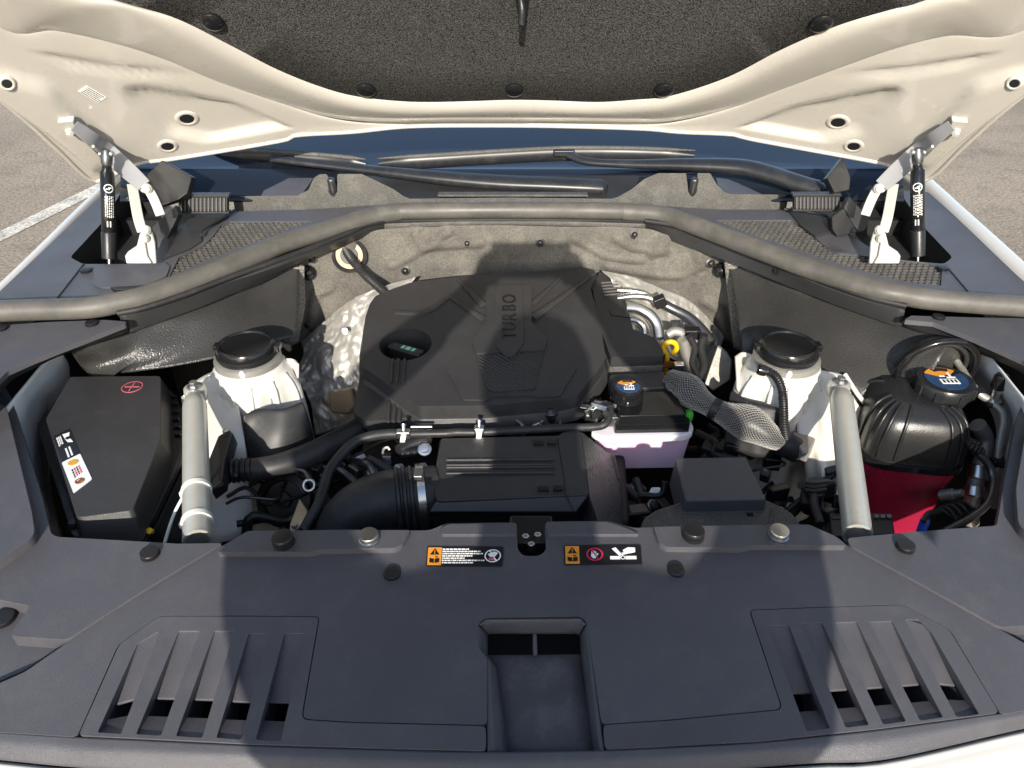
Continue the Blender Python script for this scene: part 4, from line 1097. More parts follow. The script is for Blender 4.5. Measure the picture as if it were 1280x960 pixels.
# oil filler cap sits in the well
cc = PS(507, 430, ENG) - Vector((0, 0, .034))
oc = lathe('oil_filler_cap', [(.040, -.02), (.040, -.004), (.038, .002), (.026, .004), (.024, .010), (.0005, .011)], cc, M['gloss'], None, axis=snorm(ENG, 0, 1), sides=40, label='black oil filler cap in the round well of the engine cover', cat='cap')
gr_ = Matrix.Rotation(R(-28), 3, 'Z')
gp = box('grip', cc + Vector((0, 0, .017)), (.072, .022, .018), M['black'], oc, rot=gr_, bev=.004)
for k, w_ in enumerate((.006, .009, .006)):
    box('printed_mark', cc + gr_ @ Vector((-.006 + k * .011, .0, .0265)), (w_, .010, .0006), M['mint'], gp, rot=gr_, bev=0)
# lower left tier with three ribs
LOW = [(452, 463), (441, 512), (446, 519), (458, 527), (500, 523), (563, 516), (572, 512), (545, 505), (520, 502), (462, 466)]
LS = on(ENG, -.030)
plate('lower_tier', dense(PXY(LOW, LS, .005)), [], LS, .018, M['engine'], ec, bev=.005, seg=3)
zE = lambda pts: zc(400, 300, .34375, pts)
for k in range(3):
    a_ = pxs(zE([(264 + k * 22, 435), (256 + k * 22, 520)]), ENG, .0012)
    tube('rib', a_, .0030, M['engine'], ec, n=6, sides=8)
    b_ = pxs(zE([(256 + k * 22, 545), (247 + k * 20, 660)]), LS, .0014)
    tube('rib', b_, .0036, M['engine'], ec, n=6, sides=8)
# raised bodies on the top
def raise_(name, pts, h, m_, bev=.0015, r=.004, parent=None):
    S_ = on(ENG, h)
    return plate(name, dense(PXY(pts, S_, r), .03), [], S_, h + .002, m_, parent or ec, bev=bev)
raise_('hexagon_panel', zE([(545, 365), (460, 475), (520, 580), (608, 581), (630, 566), (760, 563), (790, 568), (872, 566), (935, 465), (865, 378), (830, 352)]), .0022, M['engine'], .001)
raise_('ribbed_patch', zE([(569, 420), (813, 406), (781, 540), (622, 550), (605, 535)]), .0040, M['engtex'], .001)
raise_('spine', zE([(600, 165), (770, 160), (770, 300), (828, 352), (815, 398), (568, 412), (552, 367), (606, 292)]), .0060, M['engine'], .003)
raise_('name_plaque', zE([(637, 165), (735, 162), (741, 370), (712, 412), (700, 420), (672, 420), (637, 382)]), .0085, M['engine'], .0015)
# ribs fanning out from the spine, and the ridge from the rear corner
for a_, c_, w_ in (((500, 140), (598, 238), .0075), ((460, 200), (600, 290), .007), ((1000, 120), (772, 285), .008), ((880, 130), (772, 232), .006)):
    p0, p1 = pxs(zE([a_, c_]), ENG, .001)
    tube('rib', [p0, p0.lerp(p1, .5), p1], lambda k, s, w_=w_: w_ * (.35 + .65 * k), M['engine'], ec, n=14, sides=10, flat_k=(.7, 1.3))
p0, p1, p2 = pxs(zE([(275, 262), (385, 262), (470, 205)]), ENG, .0)
tube('rib', [p0, p1, p2], .005, M['engine'], ec, n=20, sides=10, flat_k=(.6, 1.4))
# lettering reads up the spine
S9 = on(ENG, .009)
t0_ = PS(*zE([(688, 355)])[0], S9); t1_ = PS(*zE([(690, 200)])[0], S9)
tx_ = (t1_ - t0_).normalized(); nn = snorm(ENG, 0, 1.2); ty_ = nn.cross(tx_).normalized()
rot = Matrix((tx_, ty_, nn)).transposed()
let = 'TURBO'
lx = [355, 317, 283, 247, 212]
for ch, yy in zip(let, (345, 312, 280, 247, 214)):
    p_ = PS(*zE([(690, yy)])[0], S9)
    fliptext('letter', ch, .0385, .0012, mat('letter_black', (.006, .006, .007), .25), ec, p_, rot)
# ------------------------------------------------------------------ second cover at the right of the engine
zR = lambda pts: zc(620, 320, .1875, pts)
e2 = thing('engine_side_cover', 'smaller black cover with five pale ribs, stepped against the TURBO cover', 'engine cover', PS(790, 420, ENG))
S2 = on(ENG, -.008)
sc_px = zR([(690, 108), (800, 126), (822, 150), (872, 320), (915, 488), (1060, 545), (1112, 620), (1122, 664), (765, 676), (735, 590), (690, 470), (640, 205)])
so = PXY(sc_px, S2, .004)
plate('top_panel', dense(so, .03), [], S2, .024, M['engine'], e2, bev=.003, seg=2)
block2('edge_skirt', [Vector((p[0], p[1], S2(*p) - .02)) for p in offset_poly(so, -.001)], [Vector((p[0], p[1], S2(*p) - .05)) for p in offset_poly(so, -.004)], M['cowl'], e2, bev=.002)
for k in range(5):
    y = 178 + k * 20
    a_ = pxs(zR([(700 + k * 5, y + 2), (808 + k * 6, y - 6)]), S2, .002)
    tube('pale_rib', a_, .0022, M['cowl'], e2, n=4, sides=8)
tube('seam', pxs(zR([(762, 360), (768, 392), (830, 402), (905, 412)]), S2, .0005), .0011, M['dark'], e2, n=20, sides=6)

# ================================================================== air filter box
zU = lambda pts: zc(560, 500, .1875, pts)
AFZ = .985
af = thing('air_filter_box', 'low black air filter housing with long ribs on its lid', 'air filter', P(640, 600, AFZ))
top_ = [P(x, y, AFZ) for x, y in [(551, 547), (699, 544), (700, 541), (717, 536), (727, 539), (731, 575), (736, 618), (546, 626), (541, 600)]]
prism('lid', rounded(top_, .004, 2), (0, 0, -.012), M['engine'], af, bev=.003)
fr_t = [P(x, y, AFZ - .002) for x, y in [(545, 626.5), (736, 618.5)]]; fr_b = [P(x, y, AFZ - .016) for x, y in [(720, 640), (536, 640)]]
prism('front_slope', fr_t + fr_b, (0, .012, -.02), M['engine'], af, bev=.002)
bod = [P(x, y, AFZ - .012) for x, y in [(549, 548), (728, 541), (737, 622), (722, 632), (540, 632)]]
prism('body', bod, (0, 0, -.11), M['black'], af, bev=.004)
sl_t = [P(x, y, z_) for x, y, z_ in [(727, 539, AFZ), (731, 575, AFZ), (736, 618, AFZ - .002), (748, 652, AFZ - .012), (779, 656, .93), (775, 598, .935), (768, 567, .935), (759, 565, .945)]]
prism('end_slope', sl_t, (-.01, 0, -.05), M['liner'], af, bev=.002)
prism('end_tab', [P(x, y, .94) for x, y in zU([(1058, 345), (1112, 352), (1148, 525), (1108, 532)])], (0, 0, -.02), M['engine'], af, bev=.002)
for y in (398, 432, 448, 487):
    tube('rib', [P(x, yy, AFZ + .001) for x, yy in ((zU([(-10, y + 2)])[0]), (zU([(712, y - 2)])[0]))], .0022, M['engine'], af, n=4, sides=8)
tube('seam', [P(x, y, AFZ + .0003) for x, y in zU([(730, 258), (738, 300), (760, 440), (780, 560), (782, 620), (836, 738)])], .0010, M['dark'], af, n=30, sides=6)
for px, py in ((673, 553.5), (679, 611)):
    c_ = P(px, py, AFZ + .0012)
    box('clasp_slot', c_, (.016, .009, .003), M['dark'], af, bev=.0005)
    box('clasp', c_ + Vector((.021, 0, .001)), (.014, .009, .005), M['black'], af, bev=.001)
for k in range(22):
    u, w_ = random.random(), random.random()
    a_ = sl_t[0].lerp(sl_t[2], u).lerp(sl_t[7].lerp(sl_t[5], u), w_ * .8 + .1)
# ------------------------------------------------------------------ intake duct with a steel clamp
du = thing('intake_duct', 'fat smooth black rubber intake elbow entering the air filter box', 'duct', P(480, 630, .85))
cl = P(527, 622, .945)
dpath = [P(548, 619, .945), cl + Vector((.004, 0, 0)), P(505, 624, .945), P(476, 630, .94), P(448, 645, .925), P(428, 668, .90), P(416, 705, .86)]
tube('elbow', dpath, lambda k, s: .046 + .002 * math.sin(k * 3) - .006 * sstep((k - .5) * 2), M['rubber'], du, n=60, sides=32)
dr = (dpath[2] - dpath[0]).normalized()
for o_ in (.014, .024, .034):
    pc = cl + dr * o_
    lathe('bellows_ring', [(.046, -.004), (.050, -.002), (.050, .002), (.046, .004)], pc, M['rubber'], du, axis=dr, sides=36)
lathe('clamp_band', [(.0495, -.006), (.0515, -.0055), (.0515, .0055), (.0495, .006)], cl, M['steel'], du, axis=dr, sides=48)
box('clamp_screw', cl + Vector((0, -.01, .054)), (.012, .02, .008), M['steel'], du, bev=.001)

# ================================================================== pink fluid reservoir with a printed cap
zL = lambda pts: zc(740, 430, .2605, pts)
pr = thing('fluid_reservoir', 'small milky reservoir holding pink fluid under a black lid', 'reservoir', P(810, 540, .88))
lid = [P(x, y, .995) for x, y in zL([(148, 262), (235, 230), (392, 224), (425, 280), (448, 338), (125, 345)])]
prism('lid', rounded(lid, .006, 3), (0, 0, -.018), M['gloss'], pr, bev=.004, draft=.05)
lid2 = [P(x, y, .977) for x, y in zL([(110, 372), (200, 250), (400, 245), (440, 300), (472, 368), (470, 378), (112, 384)])]
prism('lid_rim', rounded(lid2, .006, 3), (0, 0, -.022), M['gloss'], pr, bev=.003)
bo2 = [P(x, y, .954) for x, y in zL([(0, 425), (110, 300), (420, 270), (455, 330), (482, 405), (478, 420), (440, 434), (60, 440)])]
prism('tank', rounded(bo2, .006, 3), (0, 0, -.075), M['pink'], pr, bev=.005, seg=3, draft=-.14)
bo3 = [P(x, y, .958) for x, y in zL([(-8, 424), (110, 300), (420, 270), (460, 330), (488, 402), (480, 424), (440, 440), (56, 446)])]
prism('tank_collar', rounded(bo3, .006, 3), (0, 0, -.012), M['milky'], pr, bev=.003)
capc = P(*zL([(168, 268)])[0], .993)
def pcap(parent, c_, r_, h, name='cap', ribs=20, ax=(0, 0, 1)):
    o = lathe(name, [(r_ * .88, -.012), (r_ * .9, 0), (r_, .003), (r_, h * .82), (r_ * .93, h), (.0005, h * 1.02)], c_, M['gloss'], parent, axis=ax, sides=40)
    return o
cp = pcap(pr, capc, .0255, .026)
def disc_part(name, c_, r_, a0_, a1_, z_, m_, parent, r0=0.0, q=None, ax=None, th=.0006):
    q = q or Matrix.Identity(3)
    n2 = 20; vs = []; fs = []
    for i in range(n2 + 1):
        a = a0_ + (a1_ - a0_) * i / n2
        for rr in (r0, r_):
            for dz in (0, -th):
                vs.append(c_ + q @ Vector((rr * math.cos(a), rr * math.sin(a), z_ + dz)))
    for i in range(n2):
        k = 4 * i
        fs += [[k, k + 2, k + 6, k + 4], [k + 1, k + 5, k + 7, k + 3], [k + 2, k + 3, k + 7, k + 6]]
    fs += [[0, 1, 3, 2], [len(vs) - 4, len(vs) - 2, len(vs) - 1, len(vs) - 3]]
    return mk(name, vs, fs, m_, parent, smooth=False)
def cap_print(cap, c_, r_, z_, q=None):
    q = q or Matrix.Identity(3)
    disc_part('blue_print', c_, r_ * .78, R(150), R(390), z_, M['blue'], cap, q=q)
    disc_part('orange_print', c_, r_ * .78, R(45), R(150), z_, M['orange'], cap, r0=r_ * .28, q=q)
    disc_part('black_bar', c_, r_ * .74, R(62), R(118), z_ + .0004, M['bprint'], cap, r0=r_ * .52, q=q)
    def qd(x0, x1, y0, y1, zz, m_, nm='white_print'):
        vs = [c_ + q @ Vector((x * r_, y * r_, zz)) for x, y in ((x0, y0), (x1, y0), (x1, y1), (x0, y1))]
        prism(nm, vs, q @ Vector((0, 0, -.0006)), m_, cap, bev=0)
    qd(-.32, .36, -.38, -.06, z_ + .0008, M['wprint'])
    for k in range(4): qd(-.24 + k * .15, -.16 + k * .15, -.32, -.12, z_ + .0012, M['bprint'], 'dark_print')
    qd(.02, .36, .02, .10, z_ + .0008, M['wprint']); qd(.14, .24, .10, .42, z_ + .0008, M['wprint'])
    qd(-.22, .0, .12, .20, z_ + .0008, M['wprint'])
cap_print(cp, capc, .0255, .0272)
for k in range(24):
    a = 2 * math.pi * k / 24
    box('grip_ridge', capc + Vector((.0255 * math.cos(a), .0255 * math.sin(a), .012)), (.002, .003, .016), M['gloss'], cp, rot=Matrix.Rotation(a, 3, 'Z'), bev=0)
# ================================================================== relay box cover (grey-black, right of the filter box)
rb = thing('relay_box', 'matt dark grey battery box cover with a raised square block, behind the warning labels', 'box', P(900, 620, .85))
up_ = [P(x, y, .985) for x, y in zL([(400, 546), (738, 541), (838, 747), (450, 752)])]
prism('raised_block', rounded(up_, .003, 2), (0, 0, -.055), M['panel'], rb, bev=.003, draft=.06)
lo_ = [P(x, y, .965) for x, y in zL([(235, 862), (250, 830), (310, 792), (450, 748), (838, 744), (950, 800), (985, 835), (1005, 870), (1000, 905), (240, 905)])]
prism('base_cover', rounded(lo_, .006, 2), (0, 0, -.06), M['cowl'], rb, bev=.004)
box('drain_slot', P(*zL([(758, 818)])[0], .9655), (.009, .006, .002), M['dark'], rb, bev=0)
tube('rib', [P(x, y, .967) for x, y in zL([(868, 790), (860, 830), (845, 872)])], .002, M['cowl'], rb, n=8, sides=6)

# ================================================================== fuse box (left)
zJ = lambda pts: zc(20, 430, .2811, pts)
fb = thing('fuse_box', 'large matt black fuse box with a red cross mark and two stickers', 'fuse box', P(140, 600, .85))
FZ = 1.04
ft = [P(x, y, FZ) for x, y in zJ([(240, 145), (640, 141), (645, 160), (643, 425), (522, 728), (505, 740), (300, 768), (270, 768), (132, 335), (140, 318)])]
prism('lid', rounded(ft, .006, 3), (0, 0, -.042), M['engine'], fb, bev=.005, seg=3, draft=.10)
fl_ = [P(x, y, FZ - .040) for x, y in zJ([(222, 190), (690, 200), (745, 300), (740, 500), (610, 770), (540, 850), (250, 860), (92, 360)])]
prism('lid_rim', rounded(fl_, .008, 3), (0, 0, -.010), M['black'], fb, bev=.002)
prism('base_tray', [p + Vector((0, 0, -.018)) for p in rounded([Vector(p) for p in fl_], .008, 3)], (0, 0, -.10), M['black'], fb, bev=.003, draft=-.03)
for k in range(6):
    c_ = P(*zJ([(712 + k * 3, 262 + k * 34)])[0], FZ - .05)
    box('side_rib', c_, (.010, .004, .03), M['black'], fb, bev=.0008)
hd = [P(*q, .995) for q in zJ([(262, 808), (280, 826), (400, 828), (425, 806)])]
tube('latch_handle', hd, .0055, M['gloss'], fb, n=20, sides=10)
for q in zJ([(268, 800), (440, 795)]):
    box('latch_lug', P(*q, .997), (.012, .022, .018), M['black'], fb, bev=.002)
lathe('yellow_dot', [(.004, -.004), (.0042, .003), (.0005, .0035)], P(*zJ([(596, 832)])[0], .998), M['yellow'], fb, axis=(0, -.6, .8), sides=16)
# printed cross in a ring
rc = P(*zJ([(516, 190)])[0], FZ + .0006)
disc_part('printed_ring', rc, .0165, 0, 2 * math.pi, 0, M['maroon'], fb, r0=.0152)
box('printed_cross', rc, (.024, .0016, .0006), M['maroon'], fb, bev=0); box('printed_cross', rc + Vector((0, 0, .0002)), (.0016, .024, .0006), M['maroon'], fb, bev=0)
# stickers
bk = [P(x, y, FZ + .0008) for x, y in zJ([(165, 410), (238, 375), (283, 485), (205, 525)])]
s1 = prism('black_sticker', rounded(bk, .002, 2), (0, 0, -.0016), M['bprint'], fb, bev=0)
wk = [P(x, y, FZ + .0009) for x, y in zJ([(203, 527), (285, 487), (338, 600), (255, 662)])]
s2 = prism('white_sticker', rounded(wk, .002, 2), (0, 0, -.0016), M['wprint'], fb, bev=0)
def on_q(qp, u, w_, z_=.0): # u along first edge, w along the side
    return qp[0].lerp(qp[1], u).lerp(qp[3].lerp(qp[2], u), w_) + Vector((0, 0, z_))
def mark(qp, u0, u1, w0, w1, m_, parent, nm='print', z_=.0004):
    prism(nm, [on_q(qp, u0, w0, z_), on_q(qp, u1, w0, z_), on_q(qp, u1, w1, z_), on_q(qp, u0, w1, z_)], (0, 0, -.0004), m_, parent, bev=0)
# white winged emblem, block of type and two bars on the black sticker
def poly_mark(qp, pts, m_, parent, nm, z_=.0004):
    prism(nm, [on_q(qp, u, w_, z_) for u, w_ in pts], (0, 0, -.0004), m_, parent, bev=0)
poly_mark(bk, [(.50, .10), (.92, .14), (.80, .30), (.90, .52), (.62, .44), (.55, .30)], M['wprint'], s1, 'winged_emblem')
disc_part('emblem_centre', on_q(bk, .72, .32, .001), .0035, 0, 2 * math.pi, 0, M['bprint'], s1)
for r_ in range(3):
    w0 = .12
    while w0 < .42:
        d_ = random.uniform(.04, .09); mark(bk, .12 + r_ * .10, .19 + r_ * .10, w0, w0 + d_, M['wprint'], s1); w0 += d_ + .02
mark(bk, .36, .46, .62, .95, M['wprint'], s1); mark(bk, .56, .66, .62, .95, M['wprint'], s1)
disc_part('gold_emblem', on_q(wk, .50, .18, .001), .0065, 0, 2 * math.pi, 0, M['gold'], s2)
for r_ in range(4):
    w0 = .36
    while w0 < .62:
        d_ = random.uniform(.03, .07); mark(wk, .30 + r_ * .12, .37 + r_ * .12, w0, w0 + d_, M['redp'] if r_ % 2 else M['bprint'], s2); w0 += d_ + .02
disc_part('seal_emblem', on_q(wk, .45, .82, .001), .006, 0, 2 * math.pi, 0, M['brown'], s2, r0=.0045)
mark(wk, .30, .60, .78, .86, M['brown'], s2)

# ================================================================== shock towers
def tower(label, c_, r0, capdir, seed, wing):
    t = thing('shock_tower', label, 'shock tower', c_ + Vector((0, 0, -.3)), 'white shock towers')
    prof = [(.046, 0.004), (.058, -.004), (.062, -.012), (.070, -.022), (.076, -.045), (.079, -.09), (.082, -.17), (.090, -.32)]
    rows = []; n2 = 72
    for r_, h in prof:
        k = sstep(-h / .06)
        row = []
        for i in range(n2):
            a = 2 * math.pi * i / n2
            rr = r_ * r0 * (1 + k * (.10 * math.cos(5 * a + seed) + .04 * math.cos(11 * a + seed * 2)))
            row.append(c_ + Vector((rr * math.cos(a), rr * math.sin(a), h)))
        rows.append(row)
    dense_rows = []
    for a_, b_ in zip(rows, rows[1:]):
        for q in range(3): dense_rows.append([p.lerp(s_, q / 3) for p, s_ in zip(a_, b_)])
    dense_rows.append(rows[-1])
    v, f = gridmesh(dense_rows, closed=True)
    mk('tower_body', v, f, M['tower'], t, sharp=70)
    def surf_pt(a, h, off):
        hs_ = [p[1] for p in prof]
        for (ra, ha), (rb, hb) in zip(prof, prof[1:]):
            if ha >= h >= hb:
                r_ = ra + (rb - ra) * (ha - h) / (ha - hb); break
        k = sstep(-h / .06)
        rr = r_ * r0 * (1 + k * (.10 * math.cos(5 * a + seed) + .04 * math.cos(11 * a + seed * 2))) + off
        return c_ + Vector((rr * math.cos(a), rr * math.sin(a), h))
    for a in (R(205), R(238), R(262), R(285), R(318), R(345)):
        tube('stamped_rib', [surf_pt(a, h, .0005) for h in (-.014, -.03, -.05, -.08, -.12, -.17)], lambda k, s: .0042 * (1 - .3 * k), M['tower'], t, n=24, sides=8)
    pn = [[surf_pt(R(243 + 14 * i / 8), -.05 - .055 * j / 6, .0028) for i in range(9)] for j in range(7)]
    v, f = gridmesh(pn); solid(mk('stamped_panel', v, f, M['tower'], t), .003)
    pn = [[surf_pt(R(292 + 18 * i / 8), -.04 - .05 * j / 6, .0028) for i in range(9)] for j in range(7)]
    v, f = gridmesh(pn); solid(mk('stamped_panel', v, f, M['tower'], t), .003)
    lathe('collar', [(.050 * r0, -.004), (.056 * r0, .001), (.056 * r0, .010), (.051 * r0, .013), (.045 * r0, .013)], c_, M['cast'], t, sides=48)
    cp_ = lathe('dust_cap', [(.047 * r0, .008), (.0485 * r0, .014), (.0485 * r0, .032), (.046 * r0, .036), (.042 * r0, .037), (.040 * r0, .034), (.0005, .034)], c_, M['gloss'], t, sides=48)
    lathe('cap_ring', [(.0485 * r0, .018), (.0505 * r0, .019), (.0505 * r0, .023), (.0485 * r0, .024)], c_, M['black'], cp_, sides=48)
    box('cap_tab', c_ + Vector((.050 * r0, .006, .026)), (.014, .02, .012), M['gloss'], cp_, bev=.002)
    box('cap_tab', c_ + Vector((-.050 * r0, .006, .026)), (.012, .016, .010), M['gloss'], cp_, bev=.002)
    return t
LT = P(311, 452, 1.035); RT = P(982, 452, 1.035)
tL = tower('white painted shock tower with a black cap, next to the fuse box', LT, 1.0, 0, .6, -1)
tR = tower('white painted shock tower with a black cap, next to the red coolant tank', RT, 1.0, 0, 1.9, 1)
def wing(t, rows, nm='gusset'):
    ln = [[P(x, y, z) for x, y in r_] for z, r_ in rows]
    return loft(nm, ln, M['tower'], t, nc=26, per=6, thick=.004)
wing(tL, [(1.020, [(232, 496), (240, 480), (262, 466), (285, 460)]), (1.000, [(228, 506), (246, 503), (270, 500), (296, 500)]), (.965, [(250, 560), (268, 556), (285, 552), (305, 545)]), (.90, [(260, 610), (280, 606), (296, 602), (312, 598)]), (.84, [(262, 680), (285, 676), (300, 670), (318, 650)])])
wing(tL, [(1.025, [(345, 452), (358, 448), (368, 449), (374, 455)]), (.995, [(338, 476), (352, 472), (366, 470), (374, 474)]), (.95, [(330, 508), (345, 504), (360, 498), (373, 490)])], 'gusset')
wing(tR, [(1.025, [(918, 446), (926, 441), (938, 442), (948, 448)]), (1.005, [(920, 474), (932, 458), (948, 455), (962, 462)]), (.985, [(922, 490), (934, 480), (950, 478), (966, 482)]), (.955, [(936, 505), (945, 507), (958, 506), (972, 502)])])
wing(tR, [(1.03, [(1000, 452), (1025, 462), (1046, 466), (1056, 470)]), (1.01, [(1000, 478), (1020, 484), (1045, 490), (1066, 498)]), (.97, [(995, 525), (1018, 530), (1040, 540), (1085, 522)]), (.92, [(1005, 575), (1018, 580), (1035, 590), (1088, 560)]), (.85, [(1010, 620), (1025, 625), (1040, 635), (1090, 610)])])
tube('gusset_edge', [P(1056, 468, 1.032), P(1070, 490, 1.015), P(1086, 512, .99), P(1092, 535, .975), P(1096, 560, .95)], .004, M['tower'], tR, n=20, sides=8)
tube('gusset_edge', [P(1000, 462, 1.03), P(1012, 482, 1.01), P(1020, 510, .985), P(1008, 540, .955), P(995, 560, .94)], .0035, M['tower'], tR, n=20, sides=8)
tube('gusset_edge', [P(262, 470, 1.02), P(270, 490, 1.006), P(290, 520, .985), P(300, 545, .965)], .0035, M['tower'], tL, n=20, sides=8)
for (px, py), t in (((307, 474), tL), ((982, 474), tR)):
    c_ = P(px, py, 1.028)
    lathe('vent_nipple', [(.010, -.006), (.010, .002), (.005, .003), (.005, .020), (.0035, .023), (.0005, .023)], c_, M['milky'], t, axis=(0, -.5, .85), sides=16)
    lathe('nipple_washer', [(.011, -.003), (.013, 0), (.011, .003)], c_, M['gloss'], t, axis=(0, -.5, .85), sides=18)
# black rubber housings under the inner front of each tower
def housing(t, rows):
    loft('rubber_housing', [[P(x, y, z) for x, y in r_] for z, r_ in rows], M['rubber'], t, nc=30, per=6, thick=.004)
housing(tL, [(1.000, [(308, 517), (325, 511), (352, 511), (378, 502)]), (.995, [(304, 523), (325, 518), (354, 517), (381, 508)]), (.965, [(306, 545), (330, 548), (358, 545), (388, 530)]), (.92, [(312, 580), (335, 588), (365, 580), (395, 560)])])
housing(tR, [(1.000, [(916, 487), (928, 497), (945, 503), (975, 510)]), (.995, [(912, 494), (926, 504), (945, 510), (978, 517)]), (.965, [(908, 522), (926, 532), (948, 538), (980, 536)]), (.92, [(905, 560), (930, 568), (955, 572), (985, 560)])])
# small rail hoop between right tower and tank
lathe('rubber_button', [(.0075, -.006), (.008, .002), (.004, .006), (.0005, .0065)], P(1087, 511, .995), M['gloss'], tR, sides=16)

# ================================================================== braces
def brace(label, a_, b_, ties):
    p0, p1 = P(*a_), P(*b_)
    t = thing('strut_brace', label, 'brace', p1, 'strut tower braces')
    ax = (p1 - p0).normalized()
    L = (p1 - p0).length
    rr = .0178
    # hollow tube: outer wall, lip, inner wall
    ou = [p0 + ax * (.02 + (L - .02) * k / 30) for k in range(31)]
    v, f = tube_data(ou, lambda k, s: rr * min(1, .75 + k * 4), 32, caps=False)
    v2, f2 = tube_data(list(reversed(ou)), lambda k, s: (rr - .003) * min(1, .75 + (1 - k) * 4), 32, caps=False)
    o_ = len(v); v = v + v2; f = f + [[i + o_ for i in q] for q in f2]
    mk('tube', v, f, M['brace'], t, sharp=60)
    ring = [p1 + ax * .0005]
    lathe('tube_end', [(rr - .0032, -.002), (rr + .0004, -.002), (rr + .0004, .001), (rr - .0032, .001), (rr - .0032, -.002)], p1, M['brace'], t, axis=ax, sides=32)
    lathe('tube_bore', [(rr - .003, -.03), (rr - .003, -.029), (.0005, -.029)], p1, M['dark'], t, axis=ax, sides=24)
    # flattened upper end and its bolt
    eye = lathe('eye', [(.0165, -.012), (.0175, -.006), (.0175, .006), (.0165, .010), (.012, .011), (.0005, .011)], p0 + Vector((0, .004, -.004)), M['brace'], t, sides=28)
    lathe('bolt', [(.0095, .008), (.0095, .012), (.007, .012), (.007, .020), (.006, .021), (.0005, .021)], p0 + Vector((0, .004, -.004)), M['steel'], t, sides=6)
    lathe('washer', [(.0115, .009), (.0115, .0125), (.009, .013)], p0 + Vector((0, .004, -.004)), M['steel'], t, sides=24)
    for k in ties:
        c_ = p0.lerp(p1, k)
        lathe('cable_tie', [(rr + .0002, -.0035), (rr + .0018, -.0035), (rr + .0018, .0035), (rr + .0002, .0035)], c_, M['cream'], t, axis=ax, sides=32)
        box('tie_head', c_ + Vector((-rr - .002, 0, -.004)), (.006, .008, .008), M['cream'], t, bev=.001)
    if ties:
        c_ = p0.lerp(p1, ties[0]) + Vector((-rr, 0, -.006))
        tube('tie_tail', [c_, c_ + Vector((-.012, -.02, -.02)), c_ + Vector((-.022, -.05, -.05))], .0022, M['cream'], t, n=12, sides=8)
    return t
brace('silver tubular brace with two cream cable ties beside the fuse box', (243, 490, 1.042), (247, 676, 1.040), (.72, .90))
brace('silver tubular brace without cable ties beside the red coolant tank', (1050, 484, 1.042), (1072, 669, 1.042), ())

# ================================================================== coolant tank (right)
zM = lambda pts: zc(1000, 420, .2811, pts)
tk = thing('coolant_tank', 'coolant tank with a black ribbed dome above its red translucent lower half', 'reservoir', P(1160, 620, .80))
fr_ = P(1166, 586, .945)
tcn = fr_ + Vector((-.012, .088, 0))
TR = Matrix.Rotation(R(-10), 3, 'Z')
def sring(sx, sy, z_, e=4.6, n2=64, dx=0, dy=0):
    out = []
    for i in range(n2):
        a = 2 * math.pi * i / n2; c_, s_ = math.cos(a), math.sin(a)
        x = math.copysign(abs(c_) ** (2 / e), c_) * sx; y = math.copysign(abs(s_) ** (2 / e), s_) * sy
        out.append(tcn + TR @ Vector((x + dx, y + dy, 0)) + Vector((0, 0, z_ - .945)))
    return out
def hull(name, rings, m_, parent, close=True):
    v, f = gridmesh(rings, closed=True); n2 = len(rings[0])
    if close:
        f.append(list(range(n2))[::-1]); f.append([len(v) - n2 + k for k in range(n2)])
    return mk(name, v, f, m_, parent, sharp=50)
hw, hd2 = .078, .086
prof = [(1.00, .947), (1.0, .965), (.985, .985), (.95, 1.003), (.88, 1.018), (.78, 1.028), (.60, 1.034), (.4, 1.036)]
rings = []
for k, z_ in prof: rings.append(sring(hw * k, hd2 * k, z_))
dm = hull('dome', rings, M['gloss'] if 0 else mat('tank_black', (.016, .016, .017), .30, grain=.25, gscale=500, rvar=.06), tk)
hull('seam_flange', [sring(hw * 1.0, hd2 * 1.0, .936), sring(hw * 1.06, hd2 * 1.06, .937), sring(hw * 1.06, hd2 * 1.06, .947), sring(hw * 1.0, hd2 * 1.0, .949)], M['gloss'], tk)
hull('tank', [sring(hw * .80, hd2 * .8, .78), sring(hw * .86, hd2 * .86, .83), sring(hw * .95, hd2 * .95, .90), sring(hw * 1.01, hd2 * 1.01, .937)], M['red'], tk)
# moulded ribs over the dome
def domept(a, k, off=.001):
    e = 4.6; c_, s_ = math.cos(a), math.sin(a)
    x = math.copysign(abs(c_) ** (2 / e), c_) * hw; y = math.copysign(abs(s_) ** (2 / e), s_) * hd2
    zs = [p[1] for p in prof]; ks = [p[0] for p in prof]
    f_ = k * (len(prof) - 1); i = min(int(f_), len(prof) - 2); t_ = f_ - i
    kk = ks[i] + (ks[i + 1] - ks[i]) * t_; zz = zs[i] + (zs[i + 1] - zs[i]) * t_
    return tcn + TR @ Vector((x * (kk + off * 6), y * (kk + off * 6), 0)) + Vector((0, 0, zz - .945 + off))
for a in (R(172), R(188), R(205), R(222), R(240), R(262), R(284), R(300), R(322)):
    tube('dome_rib', [domept(a, k) for k in (.05, .2, .4, .6, .75, .88)], .0028, MATS['tank_black'], dm, n=24, sides=8)
capc = P(1178, 487, 1.036)
ck = lathe('filler_cap', [(.038, -.016), (.040, -.004), (.045, 0), (.046, .005), (.045, .016), (.043, .020), (.0005, .0205)], capc, MATS['tank_black'], tk, sides=44)
for k in range(8):
    a = 2 * math.pi * k / 8 + .2
    box('cap_lug', capc + Vector((.0445 * math.cos(a), .0445 * math.sin(a), .008)), (.006, .014, .017), MATS['tank_black'], ck, rot=Matrix.Rotation(a, 3, 'Z'), bev=.0015)
cap_print(ck, capc, .042, .0215)
lathe('neck', [(.034, -.03), (.034, .0), (.036, .004)], capc + Vector((0, 0, -.012)), MATS['tank_black'], tk, sides=36)
